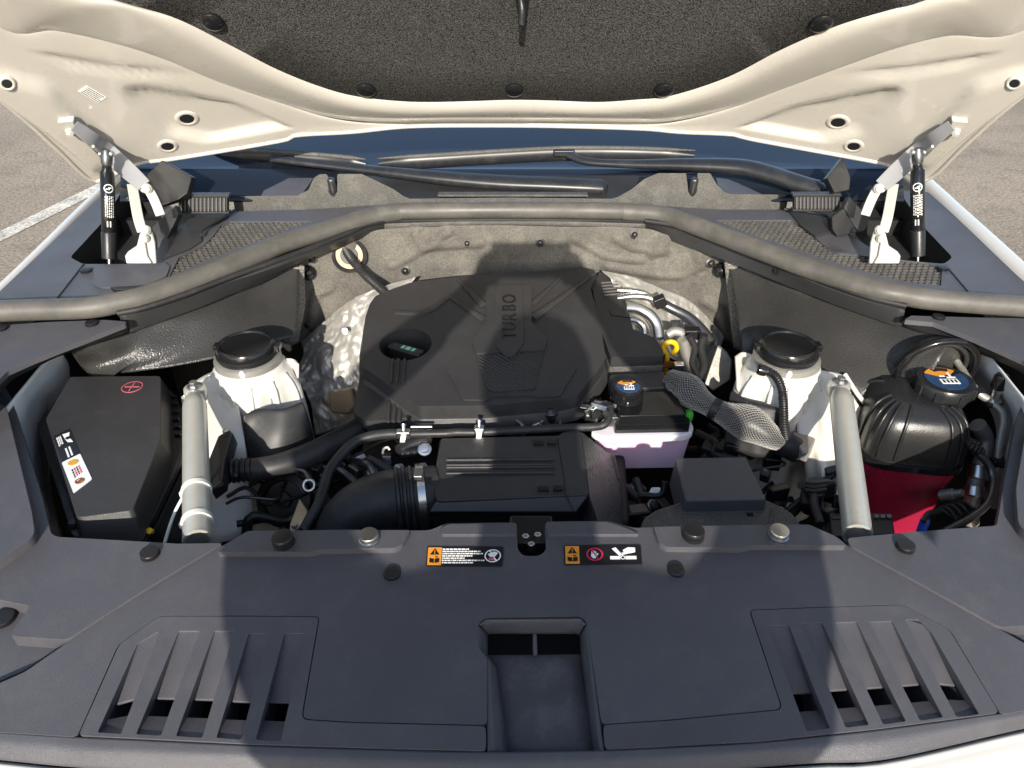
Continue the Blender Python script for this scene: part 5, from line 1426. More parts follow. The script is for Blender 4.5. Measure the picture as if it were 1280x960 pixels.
lathe('overflow_nozzle', [(.006, 0), (.006, .035), (.0075, .036), (.0075, .040), (.005, .042)], P(1192, 540, .985), MATS['tank_black'], tk, axis=(.7, -.7, -.15), sides=16)
lathe('gusset_bolt', [(.006, -.004), (.006, .004), (.0005, .005)], P(1090, 520, .97), M['gloss'], tk, sides=12)
# ------------------------------------------------------------------ pipes, port and hoses beside the tank
ac = thing('refrigerant_pipe', 'bare aluminium pipe with a black capped service port beside the coolant tank', 'pipe', P(1245, 560, .9))
tube('upper_pipe', [P(*q, z_) for q, z_ in zip(zM([(690, 100), (715, 140), (745, 190), (790, 250), (840, 285)]), (1.06, 1.052, 1.045, 1.035, 1.025))], .0062, M['cast'], ac, n=36)
tube('lower_pipe', [P(*q, z_) for q, z_ in zip(zM([(855, 300), (895, 335), (903, 380), (890, 450), (878, 540), (868, 640), (860, 760)]), (1.022, 1.015, 1.005, .985, .96, .93, .88))], .0058, M['cast'], ac, n=48)
pp = P(*zM([(856, 288)])[0], 1.022)
lathe('service_port', [(.013, -.004), (.013, .003), (.007, .004), (.007, .018), (.0085, .019), (.0085, .024)], pp, M['alu'], ac, sides=24)
kb = lathe('port_cap', [(.0095, .024), (.0105, .026), (.0105, .046), (.0095, .049), (.0005, .0495)], pp, M['gloss'], ac, sides=24)
for k in range(16):
    a = 2 * math.pi * k / 16
    box('knurl', pp + Vector((.0105 * math.cos(a), .0105 * math.sin(a), .036)), (.0015, .002, .018), M['gloss'], kb, rot=Matrix.Rotation(a, 3, 'Z'), bev=0)
lathe('flange_nut', [(.015, -.006), (.0155, 0), (.014, .003)], pp, M['black'], ac, sides=20)
box('pipe_clip', P(*zM([(775, 245)])[0], 1.035), (.026, .020, .016), M['gloss'], ac, bev=.003)
box('pipe_clip', P(*zM([(878, 562)])[0], .955), (.022, .016, .014), M['gloss'], ac, bev=.003)
hs = thing('silver_hose', 'thick silver grey suction hose running down behind the coolant tank', 'hose', P(1220, 600, .85))
tube('hose', [P(*q, z_) for q, z_ in zip(zM([(790, 395), (822, 450), (815, 530), (795, 600), (780, 660), (765, 740), (760, 830)]), (.99, .965, .94, .92, .90, .87, .83))], .0125, M['cast'], hs, n=50, sides=18)
lathe('crimp_collar', [(.013, -.012), (.0155, -.010), (.0155, .010), (.013, .012)], P(*zM([(793, 606)])[0], .918), M['alu'], hs, axis=(-.15, -.5, -.6), sides=24)
lathe('crimp_collar', [(.0125, -.010), (.0145, -.008), (.0145, .008), (.0125, .010)], P(*zM([(776, 690)])[0], .89), M['alu'], hs, axis=(-.15, -.5, -.6), sides=24)
wr = thing('sensor_cable', 'dark sheathed cable looping from a clip at the tank to a black connector', 'cable', P(1200, 640, .88))
tube('sheath', [P(*q, z_) for q, z_ in zip(zM([(735, 478), (790, 520), (840, 575), (858, 640), (835, 740), (770, 800), (700, 840), (640, 872)]), (.985, .975, .96, .945, .93, .92, .915, .912))], .0062, M['pipe'], wr, n=60, sides=12)
corrugated('wire_loom', [P(*q, z_) for q, z_ in zip(zM([(690, 400), (715, 445), (760, 490), (810, 520)]), (1.0, .995, .985, .975))], .0065, .002, .006, M['black'], wr)
cn = box('connector', P(*zM([(690, 790)])[0], .905), (.050, .034, .026), M['black'], wr, rot=Matrix.Rotation(R(28), 3, 'Z'), bev=.004)
for k in range(4):
    lathe('connector_seal', [(.013, -.0015), (.0145, 0), (.013, .0015)], P(*zM([(655 + k * 28, 795 - k * 8)])[0], .912), M['rubber'], cn, axis=(1, .4, .1), sides=20)
lathe('blue_plug', [(.006, -.012), (.0068, -.008), (.0068, .012), (.005, .016), (.0005, .016)], P(*zM([(546, 850)])[0], .93), M['bluep'], wr, axis=(.05, .1, 1), sides=20)
tube('plug_wire', [P(*zM([(548, 826)])[0], .946), P(*zM([(570, 790)])[0], .95), P(*zM([(620, 778)])[0], .93)], .004, M['rubber'], wr, n=16, sides=8)
lathe('steel_fitting', [(.009, -.01), (.009, .010), (.006, .012), (.006, .024)], P(*zM([(655, 705)])[0], .90), M['cast'], wr, axis=(.5, -.5, .6), sides=16)
# round black port behind the tank
gp_ = thing('wheel_arch_grommet', 'large round black grommet in the liner behind the coolant tank cap', 'grommet', P(1185, 480, .97))
gc = PY(1178, 470, 1.05)
ring = [gc + Vector((.062 * math.cos(a), .02 - .012 * math.sin(a), .060 * math.sin(a))) for a in [R(-20 + 11 * k) for k in range(21)]]
tube('rim', ring, .0055, M['gloss'], gp_, n=60, sides=10)
tube('inner_rim', [gc + (p - gc) * .80 + Vector((0, .012, 0)) for p in ring], .004, M['rubber'], gp_, n=60, sides=8)
prism('membrane', [gc + (p - gc) * .92 + Vector((0, .02, 0)) for p in ring], (0, .006, 0), M['liner'], gp_, bev=0)

# ================================================================== heat shields and silver pipework behind the engine
def crinkle(a_, s_=40): return lambda v, i, j: v + Vector((0, -1, .5)) * (a_ * 1.3 * abs(mnoise.noise(v * s_ * .5)) + a_ * .9 * abs(mnoise.noise(v * s_ * 1.1 + Vector((7, 3, 1)))) + a_ * .35 * abs(mnoise.noise(v * s_ * 2.4)))
hsL = thing('heat_shield', 'crinkled silver foil heat shield left of the engine cover', 'heat shield', PY(430, 470, 1.36))
loft('foil', [[PY(x, y, 1.43) for x, y in [(376, 428), (405, 402), (440, 374), (485, 356), (520, 346)]], [PY(x, y, 1.40) for x, y in [(380, 440), (408, 418), (440, 395), (475, 378), (505, 368)]],
              [PY(x, y, 1.35) for x, y in [(372, 470), (398, 455), (425, 440), (455, 430), (480, 420)]], [PY(x, y, 1.30) for x, y in [(388, 500), (402, 494), (420, 488), (445, 480), (470, 470)]],
              [PY(x, y, 1.26) for x, y in [(395, 545), (408, 540), (425, 535), (445, 530), (470, 525)]]], M['foil'], hsL, nc=90, per=18, thick=.002, disp=crinkle(.010, 34), sharp=180)
prism('bracket', [PY(x, y, 1.22) for x, y in [(409, 488), (440, 484), (444, 508), (436, 518), (412, 516)]], (0, .03, -.02), M['tan'], hsL, bev=.006, seg=3)
lathe('shield_bolt', [(.007, -.003), (.007, .004), (.0005, .005)], PY(431, 414, 1.345), M['steel'], hsL, axis=(0, -1, .4), sides=6)
hsR = thing('heat_shield', 'crinkled silver foil heat shield right of the engine cover', 'heat shield', PY(830, 400, 1.36))
loft('foil', [[PY(x, y, 1.44) for x, y in [(752, 338), (790, 346), (830, 362), (858, 374), (880, 392), (905, 420)]], [PY(x, y, 1.41) for x, y in [(765, 352), (795, 362), (828, 378), (852, 392), (872, 412), (898, 440)]],
              [PY(x, y, 1.36) for x, y in [(770, 385), (795, 392), (820, 404), (840, 420), (860, 438), (892, 460)]], [PY(x, y, 1.30) for x, y in [(780, 430), (800, 432), (822, 440), (845, 450), (865, 465), (890, 480)]]],
     M['foil'], hsR, nc=90, per=18, thick=.002, disp=crinkle(.008, 34), sharp=180)
zS = lambda pts: zc(760, 330, .1875, pts)
prism('cast_shield', [PY(x, y, 1.25 - .0008 * (y - 430)) for x, y in zS([(730, 540), (790, 590), (825, 650), (812, 775), (700, 850), (640, 800), (690, 650)])], (.004, .008, -.002), M['shieldm'], hsR, bev=.003)
tube('shield_rib', [PY(x, y, 1.24) for x, y in zS([(660, 790), (740, 740), (815, 710)])], .004, M['shieldm'], hsR, n=10, sides=8)
pz_ = thing('silver_pipe', 'pair of bright metal pipes curving out from under the engine side cover', 'pipe', PY(800, 390, 1.33))
tube('pipe', [PY(x, y, Y) for (x, y), Y in zip(zS([(60, 175), (160, 180), (250, 200), (330, 245)]), (1.38, 1.38, 1.375, 1.37))], .0058, M['alu'], pz_, n=30, sides=12)
tube('pipe', [PY(x, y, Y) for (x, y), Y in zip(zS([(60, 230), (170, 215), (270, 225), (335, 260)]), (1.36, 1.365, 1.365, 1.36))], .0068, M['alu'], pz_, n=30, sides=12)
ch = thing('coolant_hose', 'short silver sleeved hose arching beside the yellow dipstick handle', 'hose', PY(815, 410, 1.3))
tube('hose', [PY(x, y, Y) for (x, y), Y in zip(zS([(110, 290), (200, 300), (280, 345), (325, 410), (338, 500)]), (1.32, 1.325, 1.32, 1.31, 1.29))], .0115, M['alu'], ch, n=50, sides=18)
tube('hose', [PY(x, y, Y) for (x, y), Y in zip(zS([(130, 370), (190, 380), (235, 420), (245, 470)]), (1.32, 1.325, 1.32, 1.31))], .007, M['alu'], ch, n=30, sides=14)
gh = thing('heater_hose', 'grey rubber hose with a black clamp sloping down to the right firewall', 'hose', PY(870, 410, 1.3))
tube('hose', [PY(x, y, Y) for (x, y), Y in zip(zS([(330, 248), (430, 300), (530, 350), (620, 430), (695, 525)]), (1.37, 1.36, 1.345, 1.32, 1.29))], .0098, M['pipe'], gh, n=40, sides=16)
box('clamp', PY(*zS([(345, 250)])[0], 1.355), (.024, .020, .022), M['black'], gh, rot=Matrix.Rotation(R(-25), 3, 'Y'), bev=.003)
dk = thing('dipstick', 'yellow oil dipstick loop handle beside the engine side cover', 'dipstick', PY(836, 450, 1.24))
lc = PY(*zS([(412, 555)])[0], 1.235)
loop = [lc + Vector((.0125 * math.cos(a), -.002, .0125 * math.sin(a))) for a in [R(230 - 15 * k) for k in range(21)]]
tube('handle_loop', loop, .0042, M['yellow'], dk, n=50, sides=12, flat_k=(1.2, 1))
tube('stem', [lc + Vector((-.004, -.001, -.013)), lc + Vector((-.002, 0, -.03)), lc + Vector((0, .01, -.06))], .0045, M['yellow'], dk, n=12, sides=10)
tube('guide_tube', [lc + Vector((0, .008, -.045)), lc + Vector((.004, .02, -.10)), lc + Vector((.006, .03, -.2))], .006, M['steel'], dk, n=12, sides=10)
box('rust_tab', lc + Vector((.0, -.006, -.034)), (.018, .004, .014), M['brown'], dk, bev=.001)
lm = thing('engine_bracket', 'pale cast bracket and tubes beside the yellow dipstick', 'bracket', PY(860, 460, 1.22))
tube('pillar', [PY(x, y, 1.23) for x, y in zS([(500, 500), (515, 560), (525, 620), (540, 720)])], .011, M['cast'], lm, n=20, sides=14)
tube('arm', [PY(x, y, 1.25) for x, y in zS([(400, 470), (440, 450), (490, 460), (520, 510)])], .009, M['cast'], lm, n=20, sides=12)
tube('wire', [PY(x, y, 1.24) for x, y in zS([(560, 640), (600, 600), (630, 520), (600, 450)])], .003, M['black'], lm, n=24, sides=8)
tube('wire', [PY(x, y, 1.22) for x, y in zS([(540, 480), (580, 560), (560, 660), (600, 760)])], .006, M['rubber'], lm, n=24, sides=8)
tube('wire', [PY(x, y, 1.23) for x, y in zS([(640, 470), (620, 560), (640, 680), (600, 770)])], .008, M['rubber'], lm, n=24, sides=8)
box('connector', PY(*zS([(560, 460)])[0], 1.25), (.03, .02, .02), M['black'], lm, bev=.003)
box('connector', PY(*zS([(470, 690)])[0], 1.20), (.02, .014, .02), M['steel'], lm, bev=.003)

# ================================================================== braided hoses
def braided(name, label, pts, rad, parent=None, nh=26, pitch=.055, thread=.0009, m_=None, cap=True):
    t = thing(name, label, 'hose', pts[0])
    path = crom(pts, 90)
    v, f = tube_data(path, rad, 24, True)
    mk('sleeve', v, f, M['braid'], t)
    # frames again for the threads
    L = [0]
    for a_, b_ in zip(path, path[1:]): L.append(L[-1] + (b_ - a_).length)
    tan = [(path[min(i + 1, 89)] - path[max(i - 1, 0)]).normalized() for i in range(90)]
    u = (Vector((0, 0, 1)) - tan[0] * tan[0].z).normalized(); fr2 = []
    for i in range(90):
        u = (u - tan[i] * u.dot(tan[i])).normalized(); fr2.append((u.copy(), tan[i].cross(u)))
    def pt(s, a, o):
        i = min(int(s / L[-1] * 89), 88); t_ = s / L[-1] * 89 - i
        p = path[i].lerp(path[i + 1], t_); uu, ww = fr2[i]
        return p + (uu * math.cos(a) + ww * math.sin(a)) * (rad(s / L[-1], s) + o)
    vs, fs = [], []
    for sg in (1, -1):
        for k in range(nh):
            a0_ = 2 * math.pi * k / nh; row = []; steps = 70
            for j in range(steps + 1):
                s = L[-1] * j / steps
                a = a0_ + sg * 2 * math.pi * s / pitch / 3.2
                wob = .0005 * sg * math.cos(a * nh / 2)
                row.append((pt(s, a - .020, .0004 + wob), pt(s, a + .020, .0004 + wob), pt(s, a, .0013 + wob)))
            b0 = len(vs)
            for r_ in row: vs.extend(r_)
            for j in range(steps):
                q = b0 + 3 * j
                fs += [[q, q + 2, q + 5, q + 3], [q + 2, q + 1, q + 4, q + 5]]
    mk('braid_threads', vs, fs, m_ or M['braidw'], t, kind='stuff')
    return t
bp_ = [P(x, y, z_) for (x, y), z_ in zip(zL([(370, 165), (440, 205), (510, 262), (590, 312), (660, 345), (760, 385), (850, 440), (915, 475)]), (1.0, 1.0, .995, .985, .98, .975, .965, .95))]
braided('braided_hose', 'black and white braided sleeve hose pinched in the middle, left of the right shock tower', bp_,
        lambda k, s: .015 + .011 * math.exp(-((k - .20) / .13) ** 2) + .014 * math.exp(-((k - .70) / .16) ** 2) - .003 * sstep((k - .93) / .07), nh=30)
bt_ = bpy.data.objects['braided_hose']
lathe('end_boot', [(.016, -.01), (.021, 0), (.021, .03), (.017, .04)], bp_[-1], M['rubber'], bt_, axis=(bp_[-1] - bp_[-2]), sides=24)
lathe('neck_band', [(.0165, -.008), (.0185, -.006), (.0185, .006), (.0165, .008)], bp_[3], M['rubber'], bt_, axis=(bp_[4] - bp_[3]), sides=24)
lh = [P(x, y, z_) for (x, y), z_ in zip([(268, 592), (300, 588), (345, 583), (385, 570), (415, 555), (448, 536)], (.955, .955, .955, .955, .955, .95))]
lhz = thing('wiring_sleeve', 'thick black wrapped sleeve reaching from the left shock tower under the engine cover', 'hose', lh[2])
tube('sleeve', lh[1:], lambda k, s: .0165 + .004 * math.sin(k * 3.1), M['rubber'], lhz, n=120, sides=20)
corrugated('bellows', [lh[0] + Vector((-.01, 0, 0)), lh[0], lh[1], lh[1].lerp(lh[2], .35)], .0165, .003, .0075, M['black'], lhz)
lath = crom(lh[3:], 40); vs, fs = [], []
for k in range(9):
    a = R(20 + k * 16)
    pth = [p + Vector((-.3 * math.cos(a) * .0, math.cos(a) * -.019, math.sin(a) * .019 + .001)) for p in lath]
    v_, f_ = tube_data(pth, .0013, 6, True); o_ = len(vs); vs += v_; fs += [[i + o_ for i in q] for q in f_]
mk('strands', vs, fs, M['rubber'], lhz, kind='stuff')
bkx = [P(x, y, .985) for x, y in [(272, 545), (286, 536), (291, 541), (281, 575), (278, 600), (262, 612), (260, 575)]]
prism('bracket', bkx, (0, .01, -.03), M['black'], lhz, bev=.003)
lathe('bracket_bolt', [(.005, -.002), (.005, .004), (.0005, .005)], P(282, 541, .987), M['steel'], lhz, sides=6)
cvt = corrugated('tower_conduit', [P(*q, z_) for q, z_ in zip(zc(900, 400, .1875, [(250, 325), (310, 340), (370, 375), (405, 440), (420, 520), (425, 620), (428, 700), (440, 790)]), (1.05, 1.05, 1.045, 1.035, 1.02, 1.005, .99, .965))], .0065, .0014, .004, M['black'], None,
                 label='black ribbed conduit looping down over the right shock tower', cat='conduit')
lathe('conduit_clip', [(.009, -.006), (.0095, 0), (.009, .006)], P(*zc(900, 400, .1875, [(280, 335)])[0], 1.05), M['gloss'], cvt, axis=(1, -.2, -.2), sides=16)
tb = thing('ground_block', 'dirty grey terminal block with rusty stain on the right shock tower', 'terminal', P(1008, 550, .95))
blk = [P(x, y, .955) for x, y in zc(900, 400, .1875, [(500, 720), (620, 700), (665, 745), (590, 890), (545, 870), (480, 770)])]
prism('block', blk, (0, 0, -.02), M['cast'], tb, bev=.003)
box('stain_plate', P(*zc(900, 400, .1875, [(545, 700)])[0], .962), (.018, .012, .004), M['brown'], tb, bev=.002)
lathe('terminal_bolt', [(.006, -.002), (.006, .006), (.0005, .007)], P(*zc(900, 400, .1875, [(600, 730)])[0], .957), M['black'], tb, sides=6)
box('lever', P(*zc(900, 400, .1875, [(520, 860)])[0], .935), (.006, .034, .006), M['steel'], tb, rot=Matrix.Rotation(R(38), 3, 'Z'), bev=.001)

# ================================================================== vacuum hoses and brackets in front of the engine cover
vh = thing('vacuum_hose', 'thin black hose with pale fittings crossing in front of the engine cover', 'hose', P(560, 545, .97))
zT = lambda pts: zc(360, 500, .1875, pts)
tube('hose', [P(x, y, z_) for (x, y), z_ in zip(zT([(770, 228), (680, 225), (560, 240), (450, 280), (350, 370), (270, 480), (235, 600), (190, 720), (100, 870)]), (.985, .985, .985, .98, .97, .96, .95, .94, .925))], .0082, M['rubber'], vh, n=90, sides=14)
tube('hose', [P(x, y, z_) for (x, y), z_ in zip(zT([(770, 228), (900, 225), (1050, 222)]) + zU([(60, 215), (200, 215), (500, 200), (800, 185), (960, 180)]) + zU([(1040, 165), (1070, 120), (1045, 80)]), (.985, .985, .985, .985, .985, .985, .985, .985, .99, .995, 1.0))], .0066, M['rubber'], vh, n=110, sides=12)
for c_, w_ in ((P(*zT([(770, 225)])[0], .990), .022), (P(*zU([(208, 200)])[0], .990), .016)):
    box('tee_fitting', c_, (w_, .013, .013), M['steel'], vh, bev=.002)
    lathe('tee_stub', [(.0035, 0), (.0035, .012), (.0045, .013), (.0045, .016)], c_, M['steel'], vh, axis=(0, .5, .85), sides=12)
    box('tee_foot', c_ + Vector((0, -.012, -.004)), (.009, .012, .004), M['steel'], vh, bev=.001)
tube('chrome_line', [P(*q, .99) for q in zT([(820, 180), (900, 178), (960, 178)])], .0025, M['steel'], vh, n=6, sides=8)
th = thing('throttle_body', 'dark cast throttle bracket with a steel bolt between the hoses', 'throttle', P(520, 560, .95))
tube('lever_arm', [P(*q, .955) for q in zT([(740, 340), (800, 305), (880, 280), (930, 275)])], .010, M['pipe'], th, n=20, sides=12)
tube('lever_arm', [P(*q, .95) for q in zT([(760, 360), (850, 350), (920, 335)])], .009, M['black'], th, n=20, sides=12)
lathe('bolt', [(.011, -.004), (.011, .003), (.007, .004), (.007, .009), (.0005, .0095)], P(*zT([(912, 330)])[0], .962), M['steel'], th, axis=(0, -.6, .8), sides=18)
tube('spring_hook', [P(*q, .96) for q in zT([(630, 355), (640, 325), (665, 315), (675, 330)])], .002, M['cream'], th, n=16, sides=8)
prism('connector', [P(*q, .935) for q in zT([(600, 380), (700, 390), (680, 460), (590, 450)])], (0, 0, -.03), mat('teal_plastic', (.02, .05, .07), .5), th, bev=.004)
box('plate', P(*zT([(860, 262)])[0], .945), (.05, .016, .006), M['tan'], th, bev=.001)
# silver elbow under the cover's front edge
se = thing('turbo_pipe', 'smooth pale metal charge pipe showing below the front edge of the engine cover', 'pipe', P(625, 535, .94))
tube('elbow', [P(*q, z_) for q, z_ in zip(zU([(190, 200), (260, 165), (350, 160), (430, 175), (470, 210)]), (.945, .955, .96, .955, .94))], .018, M['alu'], se, n=40, sides=20)
tube('elbow_rim', [P(*q, .975) for q in zU([(455, 130), (480, 150), (510, 180)])], .004, M['steel'], se, n=10, sides=8)
vl = thing('vacuum_valve', 'small black valve with wires under the right front edge of the engine cover', 'valve', P(690, 530, .94))
lathe('body', [(.012, -.02), (.014, -.01), (.014, .006), (.010, .012), (.004, .014)], P(*zU([(685, 100)])[0], .975), M['gloss'], vl, sides=22)
lathe('knob', [(.006, 0), (.007, .006), (.0005, .009)], P(*zU([(685, 75)])[0], .985), M['gloss'], vl, axis=(0, -.5, .8), sides=16)
for q0, q1, q2 in (((560, 70), (610, 110), (650, 90)), ((600, 130), (625, 175), (630, 200)), ((735, 100), (745, 140), (745, 175)), ((560, 175), (610, 150), (650, 120))):
    tube('wire', [P(*q, .972) for q in zU([q0, q1, q2])], .0028, random.choice([M['pipe'], M['black'], M['steel']]), vl, n=14, sides=8)
jc = thing('hose_junction', 'cluster of metal clips and clamps left of the small pink reservoir', 'fitting', P(745, 510, .97))
for q, z_, sz, m_ in (((930, 60), .985, (.026, .012, .012), 'steel'), ((985, 85), .98, (.022, .014, .014), 'black'), ((1010, 45), .99, (.03, .010, .010), 'steel'), ((960, 110), .97, (.02, .012, .014), 'cast'), ((1060, 60), .985, (.02, .016, .02), 'black'), ((1090, 130), .975, (.018, .02, .018), 'steel'), ((1050, 25), .99, (.04, .008, .008), 'pipe')):
    box('clip', P(*zU([q])[0], z_), sz, M[m_], jc, rot=Matrix.Rotation(R(random.uniform(-40, 40)), 3, 'Z') @ Matrix.Rotation(R(random.uniform(-25, 25)), 3, 'X'), bev=.002)
tube('metal_loop', [P(*q, .99) for q in zU([(910, 85), (950, 50), (1000, 20), (1060, 15)])], .003, M['steel'], jc, n=20, sides=8)

# ================================================================== dim machinery low in the bay
def gear(name, label, c_, r_, ax, m_):
    return lathe(name, [(r_ * .3, -.02), (r_, -.018), (r_, -.012), (r_ * .93, -.010), (r_ * .93, -.004), (r_, -.002), (r_, .004), (r_ * .75, .006), (r_ * .7, -.002), (r_ * .3, -.002), (r_ * .28, .008), (.0005, .009)], c_, m_, None, axis=ax, sides=36, label=label, cat='pulley')
gear('belt_pulley', 'dark pulley low in the bay left of the intake elbow', P(355, 625, .86), .045, (0, -.8, .6), M['black'])
eb = thing('engine_block', 'dark engine block and its wiring low under the covers', 'engine', (0.0, 1.1, .63))
prism('block', [Vector((x, y, .91)) for x, y in ((-.26, .86), (.18, .86), (.22, 1.40), (-.26, 1.42))], (0, 0, -.28), M['dark'], eb, bev=.01)
random.seed(21)
def clutter(n_, x0, x1, y0, y1, z0, z1, parent):
    for i in range(n_):
        px, py, z_ = random.uniform(x0, x1), random.uniform(y0, y1), random.uniform(z0, z1)
        c_ = P(px, py, z_); m_ = random.choice([M['black'], M['gloss'], M['rubber'], M['pipe'], M['black'], M['trim']])
        k = random.random()
        if k < .45:
            box('connector', c_, (random.uniform(.012, .035), random.uniform(.012, .03), random.uniform(.012, .03)), m_, parent,
                rot=Matrix.Rotation(random.uniform(-.8, .8), 3, 'Z') @ Matrix.Rotation(random.uniform(-.5, .5), 3, 'X'), bev=.003)
        elif k < .85:
            d_ = Vector((random.uniform(-.06, .06), random.uniform(-.05, .05), random.uniform(-.03, .01)))
            e_ = Vector((random.uniform(-.04, .04), random.uniform(-.04, .04), random.uniform(-.04, .03)))
            tube('cable', [c_ - d_, c_ - d_ * .3 + e_ * .5, c_ + d_ * .4, c_ + d_ + e_], random.uniform(.0025, .008), m_, parent, n=18, sides=8)
        else:
            r_ = random.uniform(.005, .010)
            lathe('fastener', [(r_ * 1.4, -.004), (r_ * 1.4, .001), (r_, .002), (r_, .009), (.0005, .0095)], c_, random.choice([M['steel'], M['pipe'], M['cast']]), parent, axis=(random.uniform(-.5, .5), -.6, .7), sides=6)
clutter(30, 300, 470, 560, 655, .86, .935, eb)
clutter(16, 395, 530, 545, 600, .90, .945, eb)
clutter(18, 770, 835, 606, 655, .84, .90, eb)
clutter(30, 940, 1060, 560, 660, .86, .93, eb)
clutter(10, 745, 800, 500, 535, .93, .96, eb)
clutter(14, 872, 940, 545, 575, .89, .92, eb)
# plugs and brackets that catch the light
mp = thing('mounting_plate', 'tan metal bracket beside the thin black hose behind the radiator cover', 'bracket', P(370, 645, .92))
prism('plate', [P(*q, .935) for q in zT([(10, 830), (75, 655), (130, 740), (120, 790), (60, 860), (10, 880)])], (0, .006, -.008), M['tan'], mp, bev=.002)
lathe('slot_bolt', [(.005, -.002), (.005, .004), (.0005, .0045)], P(*zT([(45, 840)])[0], .938), M['cast'], mp, sides=6)
ey = thing('lifting_eye', 'small dark steel lifting eye between the wiring sleeve and the thin hose', 'lifting eye', P(387, 606, .94))
ec_ = P(*zT([(140, 570)])[0], .945)
tube('ring', [ec_ + Vector((.0085 * math.cos(a), .006 * math.sin(a), .006 * math.sin(a))) for a in [2 * math.pi * k / 20 for k in range(21)]], .003, M['steel'], ey, n=40, sides=8)
tube('shank', [ec_ + Vector((0, .006, .006)), ec_ + Vector((-.01, .02, .01)), ec_ + Vector((-.03, .03, .008))], .004, M['pipe'], ey, n=12, sides=8)
cx = thing('motor_connector', 'ribbed dark connector boot low beside the right brace', 'connector', P(1020, 620, .9))
prism('boot', rounded([P(*q, .935) for q in zc(900, 520, .15625, [(670, 510), (740, 480), (840, 490), (860, 560), (830, 640), (720, 640), (660, 570)])], .006, 3), (0, 0, -.04), M['black'], cx, bev=.004)
for k in range(3):
    tube('boot_rib', [P(*q, .937) for q in zc(900, 520, .15625, [(680, 530 + k * 32), (760, 540 + k * 30), (850, 528 + k * 30)])], .003, M['rubber'], cx, n=12, sides=8)
tube('lead', [P(*q, .93) for q in zc(900, 520, .15625, [(750, 640), (755, 720), (780, 800), (800, 870)])], .007, M['rubber'], cx, n=20, sides=10)
bt = thing('battery', 'corner of a black battery with a stepped lid beside the red tank', 'battery', P(1100, 650, .85))
prism('lid', [P(*q, .93) for q in zM([(130, 785), (410, 785), (425, 880), (140, 890)])], (0, 0, -.05), M['black'], bt, bev=.003)
for k in range(3):
    prism('lid_step', [P(*q, .934) for q in zM([(330 + k * 28, 792), (352 + k * 28, 792), (354 + k * 28, 806), (332 + k * 28, 806)])], (0, 0, -.005), M['pipe'], bt, bev=.001)
prism('lid_step', [P(*q, .932) for q in zM([(140, 795), (300, 800), (305, 815), (140, 812)])], (0, 0, -.003), M['trim'], bt, bev=.001)
gpx = lathe('green_cap', [(.007, -.006), (.008, .004), (.005, .010), (.0005, .010)], P(861, 520, .975), M['green'], None, sides=18, label='small green cap beside the pink reservoir', cat='cap')
bb3 = thing('bulkhead_box', 'dark junction box behind the pink reservoir', 'box', P(815, 478, .98))
prism('box', [P(*q, 1.0) for q in zL([(80, 145), (350, 130), (355, 205), (90, 215)])], (0, 0, -.05), M['engine'], bb3, bev=.004)

